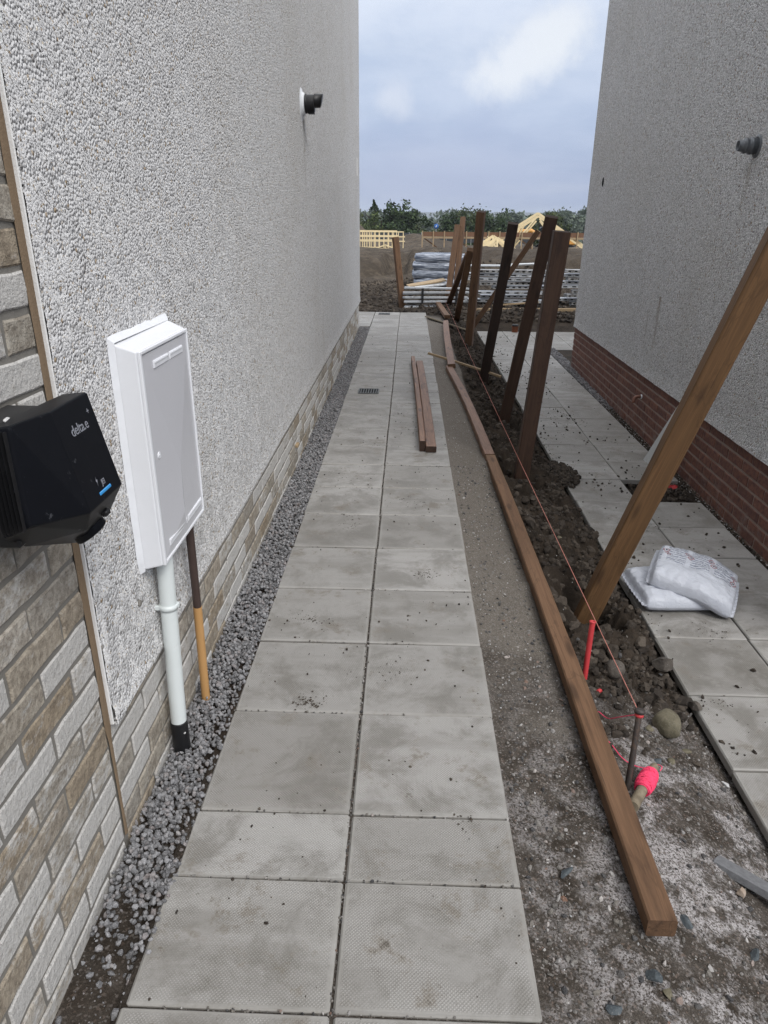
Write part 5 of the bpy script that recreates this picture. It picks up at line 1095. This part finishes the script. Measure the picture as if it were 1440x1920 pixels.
# excavator glimpsed between the posts
ex = thing('excavator', 'orange excavator with a dark cab, half hidden behind the fence posts', 'excavator', (8.0, 42.0, -.28))
for s in (-.55, .55):
    g = G(); n = 20; pr = [(math.cos(2 * math.pi * i / n), math.sin(2 * math.pi * i / n)) for i in range(n)]; V = [(.75 * math.copysign(1, a) + a * .22, s - .16, .24 + b * .23) for a, b in pr] + [(.75 * math.copysign(1, a) + a * .22, s + .16, .24 + b * .23) for a, b in pr]
    g.add(V, [(i, (i + 1) % n, n + (i + 1) % n, n + i) for i in range(n)] + [tuple(range(n))[::-1], tuple(range(n, 2 * n))]); g.build('track', M['rubber'], ex)
G().box((.15, 0, .62), (1.7, 1.2, .34), None, .06).build('body', M['orange_paint'], ex); G().box((.72, 0, .82), (.55, 1.15, .34), None, .10).build('counterweight', M['orange_paint'], ex)
cb = G().box((-.55, -.28, .98), (.72, .62, .78), None, .05).build('cab', M['black_plain'], ex); G().box((-.55, -.595, 1.05), (.52, .012, .48), None, .004).build('window', M['glass'], cb); G().box((-.915, -.28, 1.02), (.012, .46, .52), None, .004).build('window', M['glass'], cb)
bo = G().tube([(-.6, .25, .75), (-1.3, .25, 1.15), (-2.0, .25, 1.12)], [.13, .12, .09], 8).build('boom', M['orange_paint'], ex); G().tube([(-1.95, .25, 1.15), (-2.25, .25, .35)], [.09, .07], 8).build('arm', M['orange_paint'], ex); G().box((-2.2, .25, .18), (.35, .5, .3), rotm('Y', 25), .06).build('bucket', M['rubber'], ex)
o = G().box((0, 0, 0), (2.2, .3, .06), rotm('Y', -2), .01).build('plank', M['wood_grey'], None); o.location = (8.6, 38.5, .14); tag(o, 'long grey plank lying on the bank beside the right house corner', 'plank')
o = thing('road_sign', 'small round blue sign on a post in front of the far trees', 'road sign', (2.45, 70, -1.6)); G().cyl((0, .02, 0), (0, .02, 2.4), .04, .04, 8).build('post', M['galv'], o); G().lathe((0, -.02, 2.30), (0, -1, 0), [(0, .22), (.02, .22), (.02, 0)], 20).build('disc', M['blue_sign'], o); G().box((0, -.045, 2.30), (.06, .006, .18), rotm('Y', 30), .002).build('arrow', M['flue_white'], o)
# dark netted site fence with a few far parked vehicles behind it
t = thing('site_fence', 'long dark netted site fence in front of the trees', 'fence', (-6, 74, -1.65))
for k in range(16): stick_part('post', t, (k * 1.2, -.03, 0), (k * 1.2, -.03, 1.75), .05, .05, 'galv')
for k in range(15): G().box((k * 1.2 + .6, 0, 1.25 + .03 * math.sin(k * 2.1)), (1.17, .03, .86), None, .004).build('net_panel', M['hoarding'], t)
def car(lab, x, y, col_):
    t = thing('parked_car', lab, 'car', (x, y, -2.0)); mt = plain('car_paint', col_, .3, .5)
    g = G(); pr = [(-2, .35), (-2.05, .8), (-1.3, .92), (-.7, 1.42), (.8, 1.45), (1.5, .95), (2.05, .85), (2.08, .35)]; V = [(a, -.85, b) for a, b in pr] + [(a, .85, b) for a, b in pr]; n = len(pr)
    g.add(V, [(i, (i + 1) % n, n + (i + 1) % n, n + i) for i in range(n)] + [tuple(range(n)), tuple(range(n, 2 * n))[::-1]]); g.build('body', mt, t, bevel=.06)
    G().add([(-1.15, -.86, .93), (-.65, -.86, 1.36), (.75, -.86, 1.38), (1.3, -.86, .95), (-1.15, -.84, .93), (-.65, -.84, 1.36), (.75, -.84, 1.38), (1.3, -.84, .95)], [(0, 3, 2, 1), (0, 1, 5, 4), (1, 2, 6, 5), (2, 3, 7, 6), (3, 0, 4, 7)]).build('window', M['glass'], t)
    for xx in (-1.3, 1.3): G().cyl((xx, -.88, .33), (xx, .88, .33), .33, .33, 16).build('wheel', M['rubber'], t)
car('silver car far off behind the low fence, left of the blue sign', 1.2, 84, (.35, .36, .38)); car('dark car far off behind the roof truss cluster', 6.6, 84, (.06, .065, .08)); car('white car far off just right of the blue sign', 3.6, 84, (.55, .56, .57))

# ------------------------------------------------------------------ trees
def leaf_mat(name, stops):
    m = Mat(name, .75, .2); t = m.attr('tint'); m.set('Base Color', m.ramp(t, stops)); return m
LM = {'dark': leaf_mat('leaves_dark', [(0, (.018, .030, .014)), (.6, (.036, .058, .024)), (1, (.066, .095, .036))]),
      'mid': leaf_mat('leaves_mid', [(0, (.03, .046, .018)), (.6, (.085, .112, .036)), (1, (.15, .175, .06))]),
      'olive': leaf_mat('leaves_olive', [(0, (.028, .042, .018)), (.6, (.056, .074, .028)), (1, (.10, .115, .045))]),
      'haze': leaf_mat('leaves_hazed', [(0, (.055, .075, .058)), (.6, (.095, .12, .088)), (1, (.135, .158, .115))])}  # last set: distance haze mixed into the leaf colour
M['bark'] = plain('bark', (.05, .04, .03), .9, .1, 0, .3)
def leaves(c_, rad, n, size, r_):
    """n leaf quads spread in clumps through an ellipsoid"""
    nc = max(8, n // 60); d = r_.normal(size=(nc, 3)); d /= np.linalg.norm(d, axis=1)[:, None]; cl = d * (r_.random(nc) ** .45)[:, None]
    k = r_.integers(0, nc, n); P = (cl[k] + r_.normal(size=(n, 3)) * .13) * np.array(rad) + np.array(c_)
    a = r_.normal(size=(n, 3)); a /= np.linalg.norm(a, axis=1)[:, None]; b = np.cross(a, r_.normal(size=(n, 3))); b /= np.linalg.norm(b, axis=1)[:, None]; s = (size * r_.uniform(.6, 1.3, n))[:, None]
    V = np.stack([P - a * s, P - b * s * .6, P + a * s, P + b * s * .6], 1).reshape(-1, 3); F = np.arange(n * 4).reshape(n, 4); t = np.clip(np.repeat(r_.random(nc)[k] * .55 + r_.random(n) * .45, 4), 0, 1); return V, F, t
def tree(lab, x, y, ztop, width, kind, seed, shape='round', base=None, n=5200, grp='trees beyond the building site'):
    r_ = np.random.default_rng(seed); z0 = tz(x, y) if base is None else base; H = ztop - z0; t = thing('tree', lab, 'tree', (x, y, z0), 0, grp)
    g = G().tube([(0, 0, -.2), (.05, 0, H * .3), (.1, .05, H * .62), (.1, 0, H * .86)], [H * .035, H * .028, H * .018, H * .006], 8)
    for q in range(6): a = q * 1.05 + seed; hb = H * (.28 + .07 * q); g.tube([(.06, 0, hb), (math.cos(a) * width * .22, math.sin(a) * width * .2, hb + H * .12), (math.cos(a) * width * .36, math.sin(a) * width * .34, hb + H * .2)], [H * .013, H * .009, H * .004], 6)
    g.build('trunk', M['bark'], t); Vs, Fs, Ts = [], [], []; o_ = 0
    if shape == 'round': lob = [((0, 0, H * .62), (width * .42, width * .42, H * .36), .45)] + [((math.cos(q * 2.1 + seed) * width * .27, math.sin(q * 2.1 + seed) * width * .27, H * r_.uniform(.35, .62)), (width * .3, width * .3, H * .22), .11) for q in range(5)]
    else: lob = [((0, 0, H * (.2 + .15 * q)), (width * (.46 - .08 * q), width * (.46 - .08 * q), H * .12), .16) for q in range(6)]
    for (c_, rad, fr) in lob:
        V, F, T = leaves(c_, rad, int(n * fr), max(.12, width * .032), r_); Vs.append(V); Fs.append(F + o_); Ts.append(T); o_ += len(V)
    link('crown', raw_mesh('crown', np.concatenate(Vs), np.concatenate(Fs), {'tint': np.concatenate(Ts)}), LM[kind], t)
def tp(u, v, Y): s = (Y + .66) / 1331 / .9226; return ((u - 768) * s + .0, 1.6 + (404 + .008 * (u - 720) - v) * s * .9226 * 1.0)
TL = [(671, 384, 100, 2.6, 'dark', 'cone', 'dark conifer rising right at the edge of the left house'), (690, 402, 96, 5, 'olive', 'round', 'rounded green tree second from the left house'), (712, 383, 104, 4.2, 'dark', 'cone', 'thin dark conifer poking above the left group of trees'),
      (722, 399, 92, 5.2, 'mid', 'round', 'lighter yellow-green tree in the left group'), (752, 382, 92, 6.4, 'dark', 'round', 'broad dark tree with the highest crown of the left group'), (776, 406, 120, 5, 'olive', 'round', 'smaller tree just right of the broad dark one'),
      (842, 394, 98, 5.2, 'dark', 'round', 'dark leafy tree left of the fence posts, behind the blue sign'), (866, 391, 112, 5.5, 'olive', 'round', 'olive tree between the far pair of posts and the upright post'), (906, 393, 96, 5.6, 'dark', 'round', 'dark tree right behind the top of the upright post'), (928, 395, 170, 7, 'haze', 'round', 'hazy grey-green tree farther off between the upright and the black post'),
      (984, 392, 100, 6.0, 'olive', 'round', 'olive tree behind the peak of the roof trusses'), (1012, 398, 150, 8, 'haze', 'round', 'hazy grey-green tree right of the truss peak'), (1052, 394, 160, 9, 'haze', 'round', 'hazy grey-green tree behind the dark posts on the right'), (1084, 410, 88, 5.4, 'mid', 'round', 'green bushy tree beside the far corner of the right house'), (1078, 392, 165, 8, 'haze', 'round', 'pale far tree just left of the right house'),
      (640, 392, 100, 6, 'dark', 'round', 'dark tree hidden behind the left house'), (1130, 396, 110, 7, 'olive', 'round', 'olive tree hidden behind the right house')]
for i, (u, v, Y, wd_, kind, shape, lab) in enumerate(TL):
    x, zt = tp(u, v, Y); tree(lab, x, Y, zt, wd_, kind, 40 + i, shape, zt - 6.6 if shape == 'round' else zt - 7)
def bush(lab, u, v, Y, w_, h_, kind, seed):
    x, zt = tp(u, v, Y); r_ = np.random.default_rng(seed); t = thing('bush', lab, 'bush', (x, Y, zt - h_), 0, 'bushes along the far edge of the site')
    V, F, T = leaves((0, 0, h_ * .5), (w_ / 2, w_ / 2, h_ * .55), 700, .17, r_); link('foliage', raw_mesh('foliage', V, F, {'tint': T}), LM[kind], t); G().tube([(0, 0, -.1), (.03, 0, h_ * .6)], [.06, .03], 6).build('stem', M['bark'], t)
for i, (u, v, Y, w_, h_, kind, lab) in enumerate([(700, 420, 84, 5, 2.0, 'olive', 'low olive bush above the left wall frames'), (732, 418, 82, 5, 2.2, 'dark', 'dark bush below the broad dark tree'), (768, 424, 84, 5, 2.0, 'dark', 'dark low bush left of the blue sign'), (806, 428, 80, 3.4, 1.6, 'dark', 'dark bush directly under the blue sign'), (850, 424, 80, 4.6, 2.2, 'dark', 'dark bush behind the far pair of posts'), (912, 428, 76, 3.4, 2.0, 'dark', 'rounded dark bush between the upright post and the trusses'), (958, 426, 84, 4.5, 1.8, 'olive', 'olive bush behind the cluster of trusses'), (1086, 434, 72, 3, 2.2, 'dark', 'dark bush beside the right house corner')]): bush(lab, u, v, Y, w_, h_, kind, 80 + i)
# far woodland rising to the skyline, reads as one mass
r_ = np.random.default_rng(5); Vs, Fs, Ts = [], [], []; o_ = 0
for k in range(190):
    Y = r_.uniform(185, 380); x = r_.uniform(-.32, .42) * Y; u = x / (Y / 1331 / .9226) + 768
    top = 405 + .008 * (u - 720) + 9 * (Y < 260) * r_.uniform(0, 1.2) - 5 + 4 * math.sin(u * .035) + r_.uniform(-2, 3); zt = tp(u, top, Y)[1]; w_ = r_.uniform(6, 11)
    V, F, T = leaves((x, Y, zt - 3.6), (w_, w_, 4.2), 190, .75, r_); Vs.append(V); Fs.append(F + o_); Ts.append(T); o_ += len(V)
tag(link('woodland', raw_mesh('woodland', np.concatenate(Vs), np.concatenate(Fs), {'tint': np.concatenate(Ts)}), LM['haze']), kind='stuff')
# low blue hills on the horizon
n = 140; xs_ = np.linspace(-2200, 2200, n); V = []; F = []
for i, x in enumerate(xs_):
    h = 9 + 10 * abs(vnoise(np.array([x * .0021]), np.array([4.4]))[0] + .2) ; V += [(x, 2300, -40), (x, 2350, h), (x, 2520, -40)]
F = [(3 * i, 3 * i + 3, 3 * i + 4, 3 * i + 1) for i in range(n - 1)] + [(3 * i + 1, 3 * i + 4, 3 * i + 5, 3 * i + 2) for i in range(n - 1)]
M['hill'] = plain('far_hill', (.085, .10, .105), .95, .1, 0, .2, None, .01)
g = G().add(V, F); o = g.build('hills', M['hill'], None); o['kind'] = 'structure'

# thin damp air over the site: far trees pale, near things stay clear
hz = bpy.data.materials.new('damp_air'); hz.use_nodes = True; hn = hz.node_tree; hn.nodes.clear()
pv = ND(hn, 'ShaderNodeVolumePrincipled', {'Color': (.80, .86, .95, 1), 'Density': .0003, 'Anisotropy': .2})
hn.links.new(pv.outputs[0], ND(hn, 'ShaderNodeOutputMaterial').inputs['Volume'])
o = G().box((0, 0, -9.5), (5600, 5600, 66)).build('haze', hz, None); o['kind'] = 'stuff'
